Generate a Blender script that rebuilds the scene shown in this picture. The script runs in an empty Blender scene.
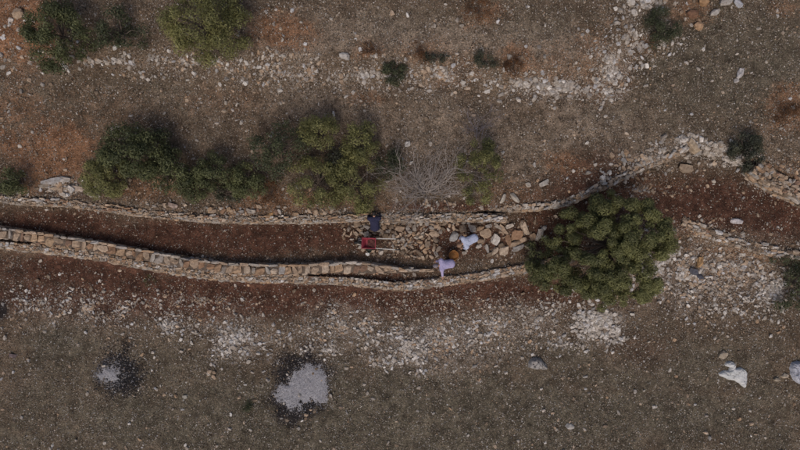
import bpy, math, random
import numpy as np
from mathutils import Vector, Matrix, Euler

scene = bpy.context.scene
col = scene.collection
R = math.radians

# ------------------------------------------------------------------ camera
CAM_H, PXM = 25.0, 800 / 36.0                 # drone height (m), photo pixels per metre at z = 0
cam_d = bpy.data.cameras.new('drone_camera')
cam_d.sensor_width = 36.0; cam_d.lens = 25.0; cam_d.clip_end = 3000.0
cam = bpy.data.objects.new('drone_camera', cam_d); col.objects.link(cam)
cam.location = (0, 0, CAM_H); cam.rotation_euler = (0, 0, 0)
scene.camera = cam

# ------------------------------------------------------------------ light
SUN_EL, SUN_AZ = 54.0, 192.0                  # azimuth clockwise from +Y (top of the photograph)
w = bpy.data.worlds.new('World'); scene.world = w; w.use_nodes = True
wn = w.node_tree.nodes; wl = w.node_tree.links
sky = wn.new('ShaderNodeTexSky'); sky.sky_type = 'NISHITA'; sky.sun_disc = False
sky.sun_elevation = R(SUN_EL); sky.sun_rotation = R(SUN_AZ); sky.air_density = 1.0; sky.dust_density = 4.0; sky.ozone_density = 0.6
wn['Background'].inputs['Strength'].default_value = 0.12
wl.new(sky.outputs['Color'], wn['Background'].inputs['Color'])
sd = bpy.data.lights.new('sun', 'SUN'); sd.energy = 1.35; sd.angle = R(25); sd.color = (1.0, 0.93, 0.84)
sun = bpy.data.objects.new('sun', sd); col.objects.link(sun)
_d = Vector((math.sin(R(SUN_AZ)) * math.cos(R(SUN_EL)), math.cos(R(SUN_AZ)) * math.cos(R(SUN_EL)), math.sin(R(SUN_EL))))
sun.rotation_euler = _d.to_track_quat('Z', 'Y').to_euler(); sun.location = _d * 40
scene.view_settings.view_transform = 'Standard'; scene.view_settings.look = 'None'
scene.view_settings.exposure = -0.30; scene.view_settings.gamma = 1.0

# ------------------------------------------------------------------ helpers
rng = np.random.default_rng(7)
random.seed(7)
_tab = np.random.default_rng(99).random((256, 256))
def vnoise(x, y):
    x = np.asarray(x, float); y = np.asarray(y, float)
    xi = np.floor(x).astype(int); yi = np.floor(y).astype(int)
    fx = x - xi; fy = y - yi
    fx = fx * fx * (3 - 2 * fx); fy = fy * fy * (3 - 2 * fy)
    g = lambda a, b: _tab[a % 256, b % 256]
    return (g(xi, yi) * (1 - fx) + g(xi + 1, yi) * fx) * (1 - fy) + (g(xi, yi + 1) * (1 - fx) + g(xi + 1, yi + 1) * fx) * fy
def fbm(x, y, o=4, s=0.0):
    t = 0.0; a = 0.5; n = 0.0
    for i in range(o):
        t = t + a * vnoise(x * 2 ** i + s + 17.3 * i, y * 2 ** i - s * 0.7 + 9.1 * i); n += a; a *= 0.5
    return t / n
def sstep(a, b, x):
    t = np.clip((x - a) / (b - a), 0, 1); return t * t * (3 - 2 * t)

def tag(o, label=None, cat=None, group=None, kind=None):
    if label: o['label'] = label
    if cat: o['category'] = cat
    if group: o['group'] = group
    if kind: o['kind'] = kind
    return o
def link(name, data, parent=None, loc=(0, 0, 0)):
    o = bpy.data.objects.new(name, data); col.objects.link(o)
    o.location = loc
    if parent: o.parent = parent
    return o
def empty(name, loc, label, cat, group=None, rz=0.0):
    o = link(name, None, None, loc); o.rotation_euler = (0, 0, rz); o.empty_display_size = 0.2
    return tag(o, label, cat, group)

def np_mesh(name, verts, faces, mat=None, colors=None, floats=None, smooth=False):
    """verts (n,3), faces (m,k) with one k; colors (n,4) point colour; floats {name: (m,) face values}"""
    me = bpy.data.meshes.new(name)
    verts = np.asarray(verts, np.float32); faces = np.asarray(faces, np.int32)
    m, k = faces.shape
    me.vertices.add(len(verts)); me.vertices.foreach_set('co', verts.ravel())
    me.loops.add(m * k); me.loops.foreach_set('vertex_index', faces.ravel())
    me.polygons.add(m); me.polygons.foreach_set('loop_start', np.arange(m, dtype=np.int32) * k)
    me.polygons.foreach_set('loop_total', np.full(m, k, np.int32))
    me.polygons.foreach_set('use_smooth', np.full(m, smooth, bool))
    if colors is not None:
        for nm, c in colors.items():
            a = me.attributes.new(nm, 'FLOAT_COLOR', 'POINT' if len(c) == len(verts) else 'FACE')
            c4 = np.ones((len(c), 4), np.float32); c4[:, :3] = c
            a.data.foreach_set('color', c4.ravel())
    if floats:
        for nm, v in floats.items():
            a = me.attributes.new(nm, 'FLOAT', 'FACE'); a.data.foreach_set('value', np.asarray(v, np.float32))
    me.update(calc_edges=True); me.validate()
    if mat: me.materials.append(mat)
    return me

class NT:
    """small node-tree builder"""
    def __init__(s, name):
        s.m = bpy.data.materials.new(name); s.m.use_nodes = True
        s.t = s.m.node_tree; s.n = s.t.nodes; s.b = s.n['Principled BSDF']
        s.b.inputs['Roughness'].default_value = 0.9
        s.b.inputs['Specular IOR Level'].default_value = 0.2
    def new(s, ty, **kw):
        n = s.n.new(ty)
        for k, v in kw.items(): setattr(n, k, v)
        return n
    def set(s, sock, v):
        if hasattr(v, 'is_linked') or hasattr(v, 'links'): s.t.links.new(v, sock)
        else: sock.default_value = v
    def noise(s, scale, detail=4, rough=0.6, vec=None, dist=0.0):
        n = s.new('ShaderNodeTexNoise'); n.inputs['Scale'].default_value = scale; n.inputs['Detail'].default_value = detail
        n.inputs['Roughness'].default_value = rough; n.inputs['Distortion'].default_value = dist
        s.t.links.new(vec if vec else s.coord(), n.inputs['Vector']); return n.outputs['Fac']
    def coord(s):
        if not hasattr(s, '_c'): s._c = s.new('ShaderNodeTexCoord')
        return s._c.outputs['Object']
    def ramp(s, fac, a, b, ca=0.0, cb=1.0):
        n = s.new('ShaderNodeMapRange'); n.interpolation_type = 'SMOOTHSTEP'
        s.set(n.inputs['Value'], fac); n.inputs['From Min'].default_value = a; n.inputs['From Max'].default_value = b
        n.inputs['To Min'].default_value = ca; n.inputs['To Max'].default_value = cb; return n.outputs['Result']
    def mix(s, fac, a, b, bt='MIX'):
        n = s.new('ShaderNodeMix', data_type='RGBA', blend_type=bt)
        s.set(n.inputs[0], fac); s.set(n.inputs[6], a); s.set(n.inputs[7], b); return n.outputs[2]
    def math(s, op, a, b=0.0):
        n = s.new('ShaderNodeMath', operation=op); s.set(n.inputs[0], a); s.set(n.inputs[1], b); return n.outputs[0]
    def attr(s, name): return s.new('ShaderNodeAttribute', attribute_name=name)
    def bump(s, h, strength=0.5, dist=0.03):
        n = s.new('ShaderNodeBump'); n.inputs['Strength'].default_value = strength; n.inputs['Distance'].default_value = dist
        s.set(n.inputs['Height'], h); s.t.links.new(n.outputs['Normal'], s.b.inputs['Normal'])
    def color(s, c): s.set(s.b.inputs['Base Color'], c); return s.m

def c4(r, g, b): return (r, g, b, 1.0)
def simple_mat(name, c, rough=0.7, var=0.25, scale=30, spec=0.3):
    t = NT(name); n = t.noise(scale, 4)
    t.b.inputs['Roughness'].default_value = rough; t.b.inputs['Specular IOR Level'].default_value = spec
    k = t.ramp(n, 0.3, 0.7, 1 - var, 1 + var)
    t.color(t.mix(1.0, c4(*c), t.mix(k, c4(0, 0, 0), c4(1, 1, 1)), 'MULTIPLY'))
    t.bump(n, 0.3, 0.004)
    return t.m

# ------------------------------------------------------------------ terrain
def px0(pts, z=0.0):
    k = (CAM_H - z) / CAM_H / PXM
    return np.array([[(x - 400) * k, (225 - y) * k] for x, y in pts])
UP = px0([(-400, 180), (-60, 190), (0, 197), (60, 201), (150, 212), (250, 219), (350, 217), (470, 215), (505, 210), (560, 203), (600, 187),
          (640, 169), (690, 150), (720, 154), (750, 163), (770, 175), (800, 190), (860, 215), (1200, 240)])
DN = px0([(-400, 220), (-60, 243), (0, 249), (50, 254), (100, 260), (150, 269), (200, 277), (250, 282), (300, 283), (350, 285), (400, 290), (440, 287),
          (480, 281), (520, 273), (545, 267), (600, 254), (650, 240), (680, 230), (740, 249), (800, 261), (860, 270), (1200, 290)], -0.3)
BK = px0([(-400, 80), (0, 55), (100, 62), (200, 72), (330, 72), (420, 70), (520, 80), (590, 75), (615, 55), (640, 25), (665, -10), (720, -80), (1200, -500)], 1.4)
def height(x, y):
    x = np.asarray(x, float); y = np.asarray(y, float)
    u = y - np.interp(x, UP[:, 0], UP[:, 1]); d = y - np.interp(x, DN[:, 0], DN[:, 1]); b = y - np.interp(x, BK[:, 0], BK[:, 1])
    z = 0.85 * sstep(-0.08, 0.16, u) + 0.03 * np.clip(u, 0, 30)
    z = z + 0.6 * sstep(-0.7, 0.9, b)
    z = z - 0.45 * sstep(0.12, -0.25, d) - 0.02 * np.clip(-d, 0, 30)
    near = (np.abs(x) < 30) & (np.abs(y) < 20)
    z = z + 0.16 * (fbm(x * 0.35, y * 0.35, 3, 3.0) - 0.5)
    z = z + np.where(near, 0.055 * (fbm(x * 2.2, y * 2.2, 3, 8.0) - 0.5), 0)
    return z
def hz(x, y): return float(height(np.array([x]), np.array([y]))[0])
def at(px, py, dz=0.0):
    """point of the ground (raised by dz) that shows at photo pixel px, py"""
    z = 0.0
    for _ in range(6):
        k = (CAM_H - z) / CAM_H / PXM
        X, Y = (px - 400) * k, (225 - py) * k
        z = hz(X, Y) + dz
    return Vector((X, Y, z - dz))
def at_np(px, py):
    z = np.zeros(len(px))
    for _ in range(5):
        k = (CAM_H - z) / CAM_H / PXM
        X, Y = (px - 400) * k, (225 - py) * k
        z = height(X, Y)
    return X, Y, z

def axis(lo, hi, step, far):
    a = list(np.arange(lo, hi + 1e-6, step)); s = step
    left, right = [], []
    p = lo
    while p > -far: s *= 1.35; p -= s; left.append(p)
    s = step; p = a[-1]
    while p < far: s *= 1.35; p += s; right.append(p)
    return np.array(left[::-1] + a + right)
gx = axis(-19.5, 19.5, 0.075, 600); gy = axis(-11.4, 11.4, 0.075, 600)
GX, GY = np.meshgrid(gx, gy); GX = GX.ravel(); GY = GY.ravel()
GZ = height(GX, GY)

# zones of soil and cover (given in photo pixels, baked on the ground as soil kinds)
def to_px(X, Y, Z):
    k = CAM_H / (CAM_H - Z) * PXM
    return 400 + X * k, 225 - Y * k
def blobs(P, Q, lst, rough=0.55, seed=0.0):
    """soft irregular patches; lst of (cx, cy, rx, ry, weight)"""
    v = np.zeros(len(P))
    n = .6 * fbm(P / 26.0, Q / 26.0, 5, seed) + .4 * fbm(P / 7.0, Q / 7.0, 4, seed + 31) - 0.5
    for cx, cy, rx, ry, wt in lst:
        d = np.sqrt(((P - cx) / rx) ** 2 + ((Q - cy) / ry) ** 2) + n * 2 * rough
        v = np.maximum(v, wt * sstep(1.45, 0.35, d))
    return v
RUST = [(48, 150, 44, 40, 1.), (18, 25, 36, 50, 1.), (275, 32, 40, 20, .75), (215, 100, 50, 14, .25), (270, 200, 40, 14, .6), (300, 203, 30, 12, .6), (350, 205, 40, 10, .3),
        (568, 163, 32, 13, .7), (515, 60, 18, 20, .6), (480, 12, 24, 14, .6), (790, 112, 30, 22, .65), (420, 52, 22, 16, .45), (368, 50, 16, 10, .6),
        (370, 98, 22, 8, .5), (600, 60, 30, 40, .4), (640, 45, 20, 18, .4), (145, 190, 50, 12, .55), (690, 10, 22, 16, .5), (790, 180, 25, 20, .5),
        (500, 188, 22, 20, .35), (720, 262, 60, 26, .4), (785, 8, 20, 10, .4), (100, 100, 70, 20, .2), (650, 188, 40, 12, .5), (20, 110, 30, 20, .45), (520, 195, 30, 10, .4), (560, 70, 40, 22, .35), (460, 70, 50, 20, .3)]
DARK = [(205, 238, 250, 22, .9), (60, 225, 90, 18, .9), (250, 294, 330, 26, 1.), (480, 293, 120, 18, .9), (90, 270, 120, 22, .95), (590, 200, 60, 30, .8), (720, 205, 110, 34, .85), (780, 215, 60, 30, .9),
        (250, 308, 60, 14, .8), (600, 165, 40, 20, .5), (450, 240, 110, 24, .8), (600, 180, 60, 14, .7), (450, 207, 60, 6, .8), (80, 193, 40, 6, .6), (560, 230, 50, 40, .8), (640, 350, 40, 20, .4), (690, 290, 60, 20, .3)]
OLIVE = [(400, 420, 520, 62, .85), (640, 370, 200, 40, .7), (730, 60, 130, 70, .7), (100, 92, 140, 22, .45), (150, 370, 160, 40, .6), (60, 345, 45, 22, .8), (120, 400, 140, 60, .45), (330, 400, 70, 40, .6), (245, 408, 26, 14, .7), (700, 45, 90, 40, .55), (720, 130, 60, 18, .4), (450, 390, 90, 40, .5),
         (600, 400, 140, 40, .4), (440, 20, 90, 20, .3), (540, 20, 70, 20, .4), (760, 90, 60, 40, .5), (690, 300, 40, 20, .4), (250, 370, 50, 20, .4)]
PALE = [(235, 338, 42, 26, .5), (350, 325, 60, 22, .5), (430, 345, 90, 26, .75), (520, 325, 50, 22, .6), (600, 322, 24, 20, .95), (690, 275, 60, 35, .6), (650, 262, 24, 24, .8), (770, 285, 40, 26, .4),
        (80, 310, 80, 22, .25), (300, 75, 90, 20, .3), (440, 78, 90, 18, .35), (555, 88, 50, 16, .65), (612, 66, 20, 36, .6), (645, 15, 30, 24, .6), (200, 68, 120, 16, .25),
        (690, 150, 28, 14, .5), (730, 158, 30, 12, .6), (75, 188, 36, 8, .6), (780, 180, 30, 16, .4), (720, 240, 50, 10, .4), (650, 160, 30, 12, .35), (330, 212, 40, 6, .3)]
CHAR = [(299, 387, 33, 37, 1.), (118, 371, 27, 26, .9), (128, 345, 12, 10, .6), (1, 311, 9, 16, .95), (287, 420, 14, 12, .7)]
BEIGE = [(400, 38, 170, 24, .9), (560, 50, 60, 26, .7), (300, 30, 60, 24, .5), (470, 130, 130, 34, .6), (600, 125, 90, 30, .6), (330, 105, 110, 22, .45), (160, 100, 120, 18, .35), (520, 160, 60, 30, .5), (640, 150, 60, 20, .5),
         (60, 330, 70, 20, .3), (440, 345, 140, 30, .4), (700, 280, 90, 40, .4), (770, 110, 50, 40, .4), (640, 195, 50, 14, .5)]
GP, GQ = to_px(GX, GY, np.minimum(GZ, 10))
ZA = np.stack([blobs(GP, GQ, DARK, .35, 1.), blobs(GP, GQ, RUST, 1.0, 2.), blobs(GP, GQ, OLIVE, .7, 3.)], 1)
ZB = np.stack([blobs(GP, GQ, CHAR, .95, 4.), blobs(GP, GQ, PALE, .7, 5.), blobs(GP, GQ, BEIGE, .9, 6.)], 1)

t = NT('soil_and_dry_grass')
za = t.new('ShaderNodeSeparateColor'); t.t.links.new(t.attr('zone_soil').outputs['Color'], za.inputs[0])
zb = t.new('ShaderNodeSeparateColor'); t.t.links.new(t.attr('zone_cover').outputs['Color'], zb.inputs[0])
n1 = t.noise(0.5, 6, 0.6); n2 = t.noise(3.0, 6, 0.65); n3 = t.noise(14, 5, 0.7); n4 = t.noise(45, 3, 0.7)
base = t.mix(t.ramp(n1, .35, .65), c4(.128, .092, .064), c4(.172, .128, .092))
base = t.mix(t.ramp(n2, .42, .62, 0, .75), base, c4(.100, .070, .050))
nz = t.math('ADD', t.math('MULTIPLY', n2, .55), t.math('MULTIPLY', n3, .45))
def zmix(base, z, c, j=.5):
    """blend a soil kind in, broken up by noise so that it has no clean edge"""
    f = t.math('MULTIPLY', z, t.ramp(t.math('ADD', nz, t.math('MULTIPLY', z, .22)), .40, .66, 1 - j * 2.0, 1.2))
    return t.mix(t.math('MINIMUM', t.math('MAXIMUM', f, 0.0), 1.0), base, c)
base = zmix(base, zb.outputs[2], c4(.230, .180, .140))
base = zmix(base, za.outputs[2], c4(.110, .093, .070))
base = zmix(base, za.outputs[1], c4(.225, .122, .072), .5)
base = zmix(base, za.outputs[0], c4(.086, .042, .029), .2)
base = zmix(base, zb.outputs[1], c4(.172, .136, .110))
base = zmix(base, zb.outputs[0], c4(.033, .027, .027), .42)
n5 = t.noise(1.3, 5, .62, None, .4)
base = t.mix(1.0, base, t.mix(t.ramp(n5, .36, .64), c4(.74, .72, .70), c4(1.24, 1.23, 1.21)), 'MULTIPLY')
base = t.mix(1.0, base, t.mix(t.ramp(n2, .36, .64), c4(.66, .65, .64), c4(1.28, 1.27, 1.25)), 'MULTIPLY')
base = t.mix(1.0, base, t.mix(t.ramp(n3, .3, .7), c4(.48, .47, .46), c4(1.52, 1.50, 1.46)), 'MULTIPLY')
base = t.mix(1.0, base, t.mix(t.ramp(n4, .3, .7), c4(.42, .42, .42), c4(1.6, 1.6, 1.6)), 'MULTIPLY')
t.color(base); t.b.inputs['Roughness'].default_value = 0.95
t.bump(t.math('ADD', t.math('MULTIPLY', n3, .7), t.math('MULTIPLY', n4, .4)), 0.9, 0.06)
GROUND_MAT = t.m
nx, ny = len(gx), len(gy)
ii = (np.arange(ny - 1)[:, None] * nx + np.arange(nx - 1)[None, :]).ravel()
gme = np_mesh('ground', np.stack([GX, GY, GZ], 1), np.stack([ii, ii + 1, ii + nx + 1, ii + nx], 1), GROUND_MAT,
              {'zone_soil': ZA, 'zone_cover': ZB}, smooth=True)
ground = link('ground', gme); tag(ground, kind='structure')

# ------------------------------------------------------------------ stones
def stone_variant(r, flat=0.4):
    g = np.array([(i, j, k) for i in (-1, 0, 1) for j in (-1, 0, 1) for k in (-1, 0, 1) if (i, j, k) != (0, 0, 0)], float)
    L = np.linalg.norm(g, axis=1)[:, None]
    v = g * (flat + (1 - flat) / L)
    v = v + r.normal(0, 0.11, v.shape)
    # cut a corner or two to make it angular
    for _ in range(6):
        n = r.normal(0, 1, 3); n /= np.linalg.norm(n); d = r.uniform(.55, .85)
        s = v @ n - d; v = v - np.outer(np.clip(s, 0, None), n)
    idx = {tuple(p.astype(int)): i for i, p in enumerate(g)}
    F = []
    for ax in range(3):
        o = [a for a in range(3) if a != ax]
        for sgn in (-1, 1):
            for a in (-1, 0):
                for b in (-1, 0):
                    q = []
                    for da, db in ((0, 0), (1, 0), (1, 1), (0, 1)):
                        p = [0, 0, 0]; p[ax] = sgn; p[o[0]] = a + da; p[o[1]] = b + db; q.append(idx[tuple(p)])
                    if (sgn > 0) == (ax == 1): q = q[::-1]
                    F.append(q)
    return v, np.array(F)
def stone_material(name, src):
    t = NT(name)
    if src == 'object': c = t.new('ShaderNodeObjectInfo').outputs['Color']
    else: c = t.attr('Col').outputs['Color']
    if src == 'object':
        g = t.new('ShaderNodeNewGeometry').outputs['Position']
    else: g = t.coord()
    a = t.noise(9, 6, .65, g); b = t.noise(40, 4, .7, g); l = t.noise(4.5, 5, .6, g, .6)
    k = t.mix(t.ramp(a, .25, .75), c4(.62, .58, .55), c4(1.25, 1.25, 1.25))
    cc = t.mix(1.0, c, k, 'MULTIPLY')
    cc = t.mix(t.ramp(b, .52, .72, 0, .45), cc, c4(.11, .095, .08))
    cc = t.mix(t.ramp(l, .56, .7, 0, .45), cc, c4(.20, .125, .07))
    t.color(cc); t.bump(t.math('ADD', a, t.math('MULTIPLY', b, .5)), .6, .02)
    return t.m
STONE_OBJ = stone_material('limestone_block', 'object')
STONE_COL = stone_material('limestone_rubble', 'attr')
VARS = [stone_variant(np.random.default_rng(100 + i), f) for i, f in enumerate([.65, .7, .55, .75, .6, .5, .7, .8, .5, .65, .7, .6])]
VMESH = [np_mesh('stone_%d' % i, v, f, STONE_OBJ) for i, (v, f) in enumerate(VARS)]
for m_ in VMESH: m_.name = 'stone_mesh'
def rot_np(rx, ry, rz):
    return np.array(Euler((rx, ry, rz)).to_matrix())
PAL = {
    'tan':   [(.41, .305, .22), (.45, .34, .25), (.36, .265, .19), (.40, .275, .18), (.46, .365, .28)],
    'grey':  [(.36, .315, .27), (.41, .365, .32), (.31, .27, .235), (.43, .38, .335), (.34, .315, .295)],
    'pale':  [(.55, .505, .46), (.49, .44, .395), (.61, .57, .53), (.44, .385, .33), (.50, .48, .475)],
    'rust':  [(.34, .22, .14), (.31, .19, .12), (.37, .26, .17), (.27, .17, .12)],
    'brown': [(.22, .165, .12), (.26, .20, .15), (.19, .14, .10)],
}
def pick(*names):
    c = np.array(random.choice(PAL[random.choice(names)])); return tuple(c * random.uniform(.85, 1.15))
# a stone: dict(v, loc, rot(x,y,z), scale, col)
def S(loc, rot, scale, colr): return (random.randrange(len(VARS)), tuple(loc), tuple(rot), tuple(scale), colr)
def stone_obj(s, name, parent=None):
    o = link(name, VMESH[s[0]], parent, s[1]); o.rotation_euler = s[2]; o.scale = s[3]; o.color = (*s[4], 1); return o
def stones_join(lst, name, parent=None):
    Vv, Ff, Cc, off = [], [], [], 0
    for v, loc, rot, sc, c in lst:
        V, F = VARS[v]
        Vv.append((V * np.array(sc)) @ rot_np(*rot).T + np.array(loc)); Ff.append(F + off); off += len(V)
        Cc.append(np.repeat([c], len(V), 0))
    me = np_mesh(name, np.concatenate(Vv), np.concatenate(Ff), STONE_COL, {'Col': np.concatenate(Cc)})
    return link(name, me, parent)

# ------------------------------------------------------------------ dry-stone walls
def resample(P, step=0.05):
    P = np.asarray(P, float); Q = []
    n = len(P)
    for i in range(n - 1):
        p0, p1, p2, p3 = P[max(i - 1, 0)], P[i], P[i + 1], P[min(i + 2, n - 1)]
        k = max(2, int(np.linalg.norm(p2 - p1) / step))
        for j in range(k):
            s = j / k
            Q.append(.5 * ((2 * p1) + (-p0 + p2) * s + (2 * p0 - 5 * p1 + 4 * p2 - p3) * s * s + (-p0 + 3 * p1 - 3 * p2 + p3) * s ** 3))
    Q.append(P[-1]); Q = np.array(Q)
    L = np.concatenate([[0], np.cumsum(np.linalg.norm(np.diff(Q[:, :2], axis=0), axis=1))])
    return Q, L
class Line:
    def __init__(s, pts): s.Q, s.L = resample(pts); s.len = s.L[-1]
    def at(s, d):
        p = np.array([np.interp(d, s.L, s.Q[:, k]) for k in range(s.Q.shape[1])])
        e = 0.15
        a = np.array([np.interp(d - e, s.L, s.Q[:, k]) for k in range(2)]); b = np.array([np.interp(d + e, s.L, s.Q[:, k]) for k in range(2)])
        tn = (b - a) / (np.linalg.norm(b - a) + 1e-9)
        return p, tn
def course(line, off, z0, h, lmin, lmax, depth, pals, gap=.012, jit=.02, tilt=.06, d0=0.0, d1=None, zf=None, skip=0.0, out=None):
    """one row of stones laid along line; off may be a function of distance; z0 = bottom"""
    out = [] if out is None else out
    d = d0; d1 = line.len if d1 is None else d1
    while d < d1:
        L = random.uniform(lmin, lmax)
        if random.random() >= skip:
            p, tn = line.at(d + L / 2); o = off(d + L / 2) if callable(off) else off
            nrm = np.array([-tn[1], tn[0]])
            xy = p[:2] + nrm * (o + random.uniform(-jit, jit))
            hh = h * random.uniform(.85, 1.2); dep = (depth(d + L / 2) if callable(depth) else depth) * random.uniform(.85, 1.15)
            zz = (zf(xy[0], xy[1], d) if zf else 0) + z0 + hh / 2
            pl = pals(d) if callable(pals) else pals
            out.append(S((xy[0], xy[1], zz), (random.gauss(0, tilt), random.gauss(0, tilt), math.atan2(tn[1], tn[0]) + random.gauss(0, .05)),
                         ((L - gap) / 2 * 1.24, dep / 2 * 1.24, hh / 2 * 1.2), pick(*pl)))
        d += L
    return out
def build_wall(label, top, rest, group, core=None):
    xs = np.array([s[1] for s in top]); c = xs.mean(0)
    i = np.argmin(np.abs(xs[:, 0] - c[0])); base = Vector((xs[i][0], xs[i][1], hz(xs[i][0], xs[i][1])))
    root = empty('dry_stone_wall', base, label, 'wall', group)
    sh = lambda s: (s[0], (s[1][0] - base.x, s[1][1] - base.y, s[1][2] - base.z), s[2], s[3], s[4])
    inview = [s for s in top if abs(s[1][0]) < 18.6]
    far = [s for s in top if abs(s[1][0]) >= 18.6]
    inview.sort(key=lambda s: -s[3][0] * s[3][1])
    for s in inview[:300]: stone_obj(sh(s), 'stone', root)
    rs = inview[300:] + far + rest
    if rs: tag(stones_join([sh(s) for s in rs], 'small_stones', root), kind='stuff')
    if core is not None:
        line, oa, ob, zt, zb = core
        V, F = [], []; ds = np.arange(0, line.len, .12)
        for j, d in enumerate(ds):
            p, tn = line.at(d); nr = np.array([-tn[1], tn[0]])
            a = oa(d) if callable(oa) else oa; b = ob(d) if callable(ob) else ob
            for o, z in ((a, zb), (a, zt), ((a + b) / 2, zt), (b, zt), (b, zb)):
                q = p[:2] + nr * o; V.append((q[0] - base.x, q[1] - base.y, z(d) - base.z + random.uniform(-.03, .03)) if callable(z) else (q[0] - base.x, q[1] - base.y, z - base.z + random.uniform(-.03, .03)))
            if j:
                for k in range(4): F.append((5 * j - 5 + k, 5 * j + k, 5 * j + k + 1, 5 * j - 4 + k))
        me = np_mesh('hearting', V, F, CORE_MAT); link('hearting', me, root)
    return root
CORE_MAT = simple_mat('earth_and_hearting', (.15, .112, .085), .95, .4, 18)
WG = 'dry stone walls of the terraces'

# wall A: path-side wall, wide coping of big blocks with a thin edging row, ends at the workers
ZA_T = 0.42
A_n = Line([*px0([(-70, 217), (0, 227), (50, 234), (100, 242), (150, 251), (200, 259.5), (250, 264), (300, 264), (350, 262), (380, 264.5), (400, 268), (432, 270)], ZA_T)])
def tapA(d):                       # width of the coping (m), narrowing to the unfinished end
    return float(np.interp(A_n.len - d, [0, 1.0, 1.7, 2.6, 40], [.10, .14, .26, .44, .47]))
tA = lambda d: float(np.interp(A_n.len - d, [0, .6, 1.6, 2.6], [.14, .26, .36, ZA_T]))
pA = lambda d: ('tan', 'tan', 'rust') if (vnoise(d * .55, 3.3) > .62) else ('grey', 'tan', 'tan', 'rust', 'tan')
topA = course(A_n, -.055, -.12, .14, .22, .5, .12, ('tan', 'grey'), zf=lambda x, y, d: tA(d) + .03, jit=.012)
course(A_n, lambda d: -.12 - (tapA(d) - .12) / 2 + .01, -.2, .2, .2, .44, lambda d: max(.1, tapA(d) - .13), pA, zf=lambda x, y, d: tA(d) + .0, jit=.025, tilt=.08, gap=.035, d1=A_n.len - 1.4, out=topA)
course(A_n, lambda d: -tapA(d) - .02, -.15, .13, .10, .26, .10, pA, zf=lambda x, y, d: tA(d) - .05, jit=.03, skip=.35, d1=A_n.len - 2.0, out=topA)
restA = []
for k in range(2): course(A_n, -.05, .0 + k * .14 - .04, .145, .2, .45, .16, ('tan', 'grey', 'brown'), d1=A_n.len - 1.0, out=restA)
build_wall('wide low wall with big block coping along the lower side of the path', topA, restA, WG, (A_n, -.04, lambda d: -tapA(d) - .03, lambda d: tA(d) - .08, -.4))
# wall B: narrow outer wall of small stones below wall A
ZB_T = 0.2
B_c = Line([*px0([(-70, 236), (0, 244.5), (50, 249.5), (100, 256.5), (150, 266), (200, 274), (250, 278), (300, 279), (350, 281), (400, 286), (440, 281.5), (480, 276.5), (520, 269.5), (546, 264), (575, 257)], ZB_T)])
topB = []
for o in (.105, 0, -.105):
    course(B_c, lambda d, o=o: o * (1 + .18 * math.sin(d * 1.3)), -.1, .11, .10, .24, .115, ('tan', 'tan', 'tan', 'grey', 'pale', 'rust'), jit=.02, tilt=.1, zf=lambda x, y, d: ZB_T - (.0 if abs(o) < .05 else .015), out=topB)
restB = []
for k in range(5): course(B_c, -.15, -.55 + k * .13, .14, .15, .4, .16, ('tan', 'grey', 'brown'), out=restB)
for k in range(2): course(B_c, .12, -.04 + k * .1, .1, .15, .35, .14, ('tan', 'grey', 'brown'), d0=A_n.len - 1, out=restB)
build_wall('narrow wall of small pale stones, southernmost, curving towards the big tree', topB, restB, WG, (B_c, .14, -.16, ZB_T - .05, -.9))
# wall C: upper retaining wall, left half, above the path
def up_wall(pts, label, zt, width, rows, pals, hide=0, end=None):
    ln = Line([*px0(pts, zt)])
    top = []
    for i in range(rows):
        o = width * ((i + .5) / rows - .5)
        course(ln, lambda d, o=o: o + .03 * math.sin(d * 1.7), -.12, .13, .11, .28, width / rows, pals, jit=.05, tilt=.16, skip=.06, zf=lambda x, y, d: zt + .05 * math.sin(d * .9 + x) + .02 * i, out=top)
    rest = []
    for k in range(6): course(ln, -width / 2 + .02, zt - .95 + k * .135, .14, .15, .42, .18, ('tan', 'grey', 'brown'), out=rest)
    return build_wall(label, top, rest, WG, (ln, -width / 2 + .06, width / 2 + .05, zt - .1, -.3)), ln
pC = lambda d: ('tan', 'tan', 'rust', 'grey') if vnoise(d * .5, 7.7) > .6 else ('tan', 'grey', 'pale')
_, C1 = up_wall([(-70, 185), (0, 198), (30, 200.5), (60, 202), (100, 207), (150, 213), (200, 217.5), (250, 219), (300, 219), (350, 217), (420, 217.5), (470, 217), (506, 217.5)],
        'long upper retaining wall running below the row of green shrubs', .88, .25, 3, pC)
_, C2 = up_wall([(488, 207), (520, 207.5), (560, 203), (580, 196), (600, 187), (620, 178), (640, 168), (665, 158), (682, 150)],
        'curved retaining wall climbing rightwards above the big green tree', .9, .24, 2, lambda d: ('grey', 'pale', 'tan'))
_, C3 = up_wall([(757, 165), (770, 175), (785, 184), (800, 191), (830, 207), (860, 220)],
        'crumbling ochre retaining wall at the right edge, upper side of the path', .85, .62, 4, lambda d: ('tan', 'rust', 'brown', 'tan', 'grey'))
D = Line([*px0([(682, 221), (700, 229), (720, 236), (740, 243), (770, 250), (800, 255), (860, 264)], .1)])
topD = []
for o in (.13, 0, -.12): course(D, lambda d, o=o: o + .05 * math.sin(d * 2.1), -.1, .12, .13, .34, .13, ('tan', 'grey', 'pale', 'brown'), jit=.05, tilt=.2, skip=.18, zf=lambda x, y, d: .1 + .04 * math.sin(d * 1.4), out=topD)
restD = []
for k in range(4): course(D, -.15, -.5 + k * .13, .14, .15, .4, .16, ('tan', 'grey', 'brown'), out=restD)
build_wall('low broken wall right of the big tree, lower side of the path', topD, restD, WG, (D, .15, -.17, .03, -.9))

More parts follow.
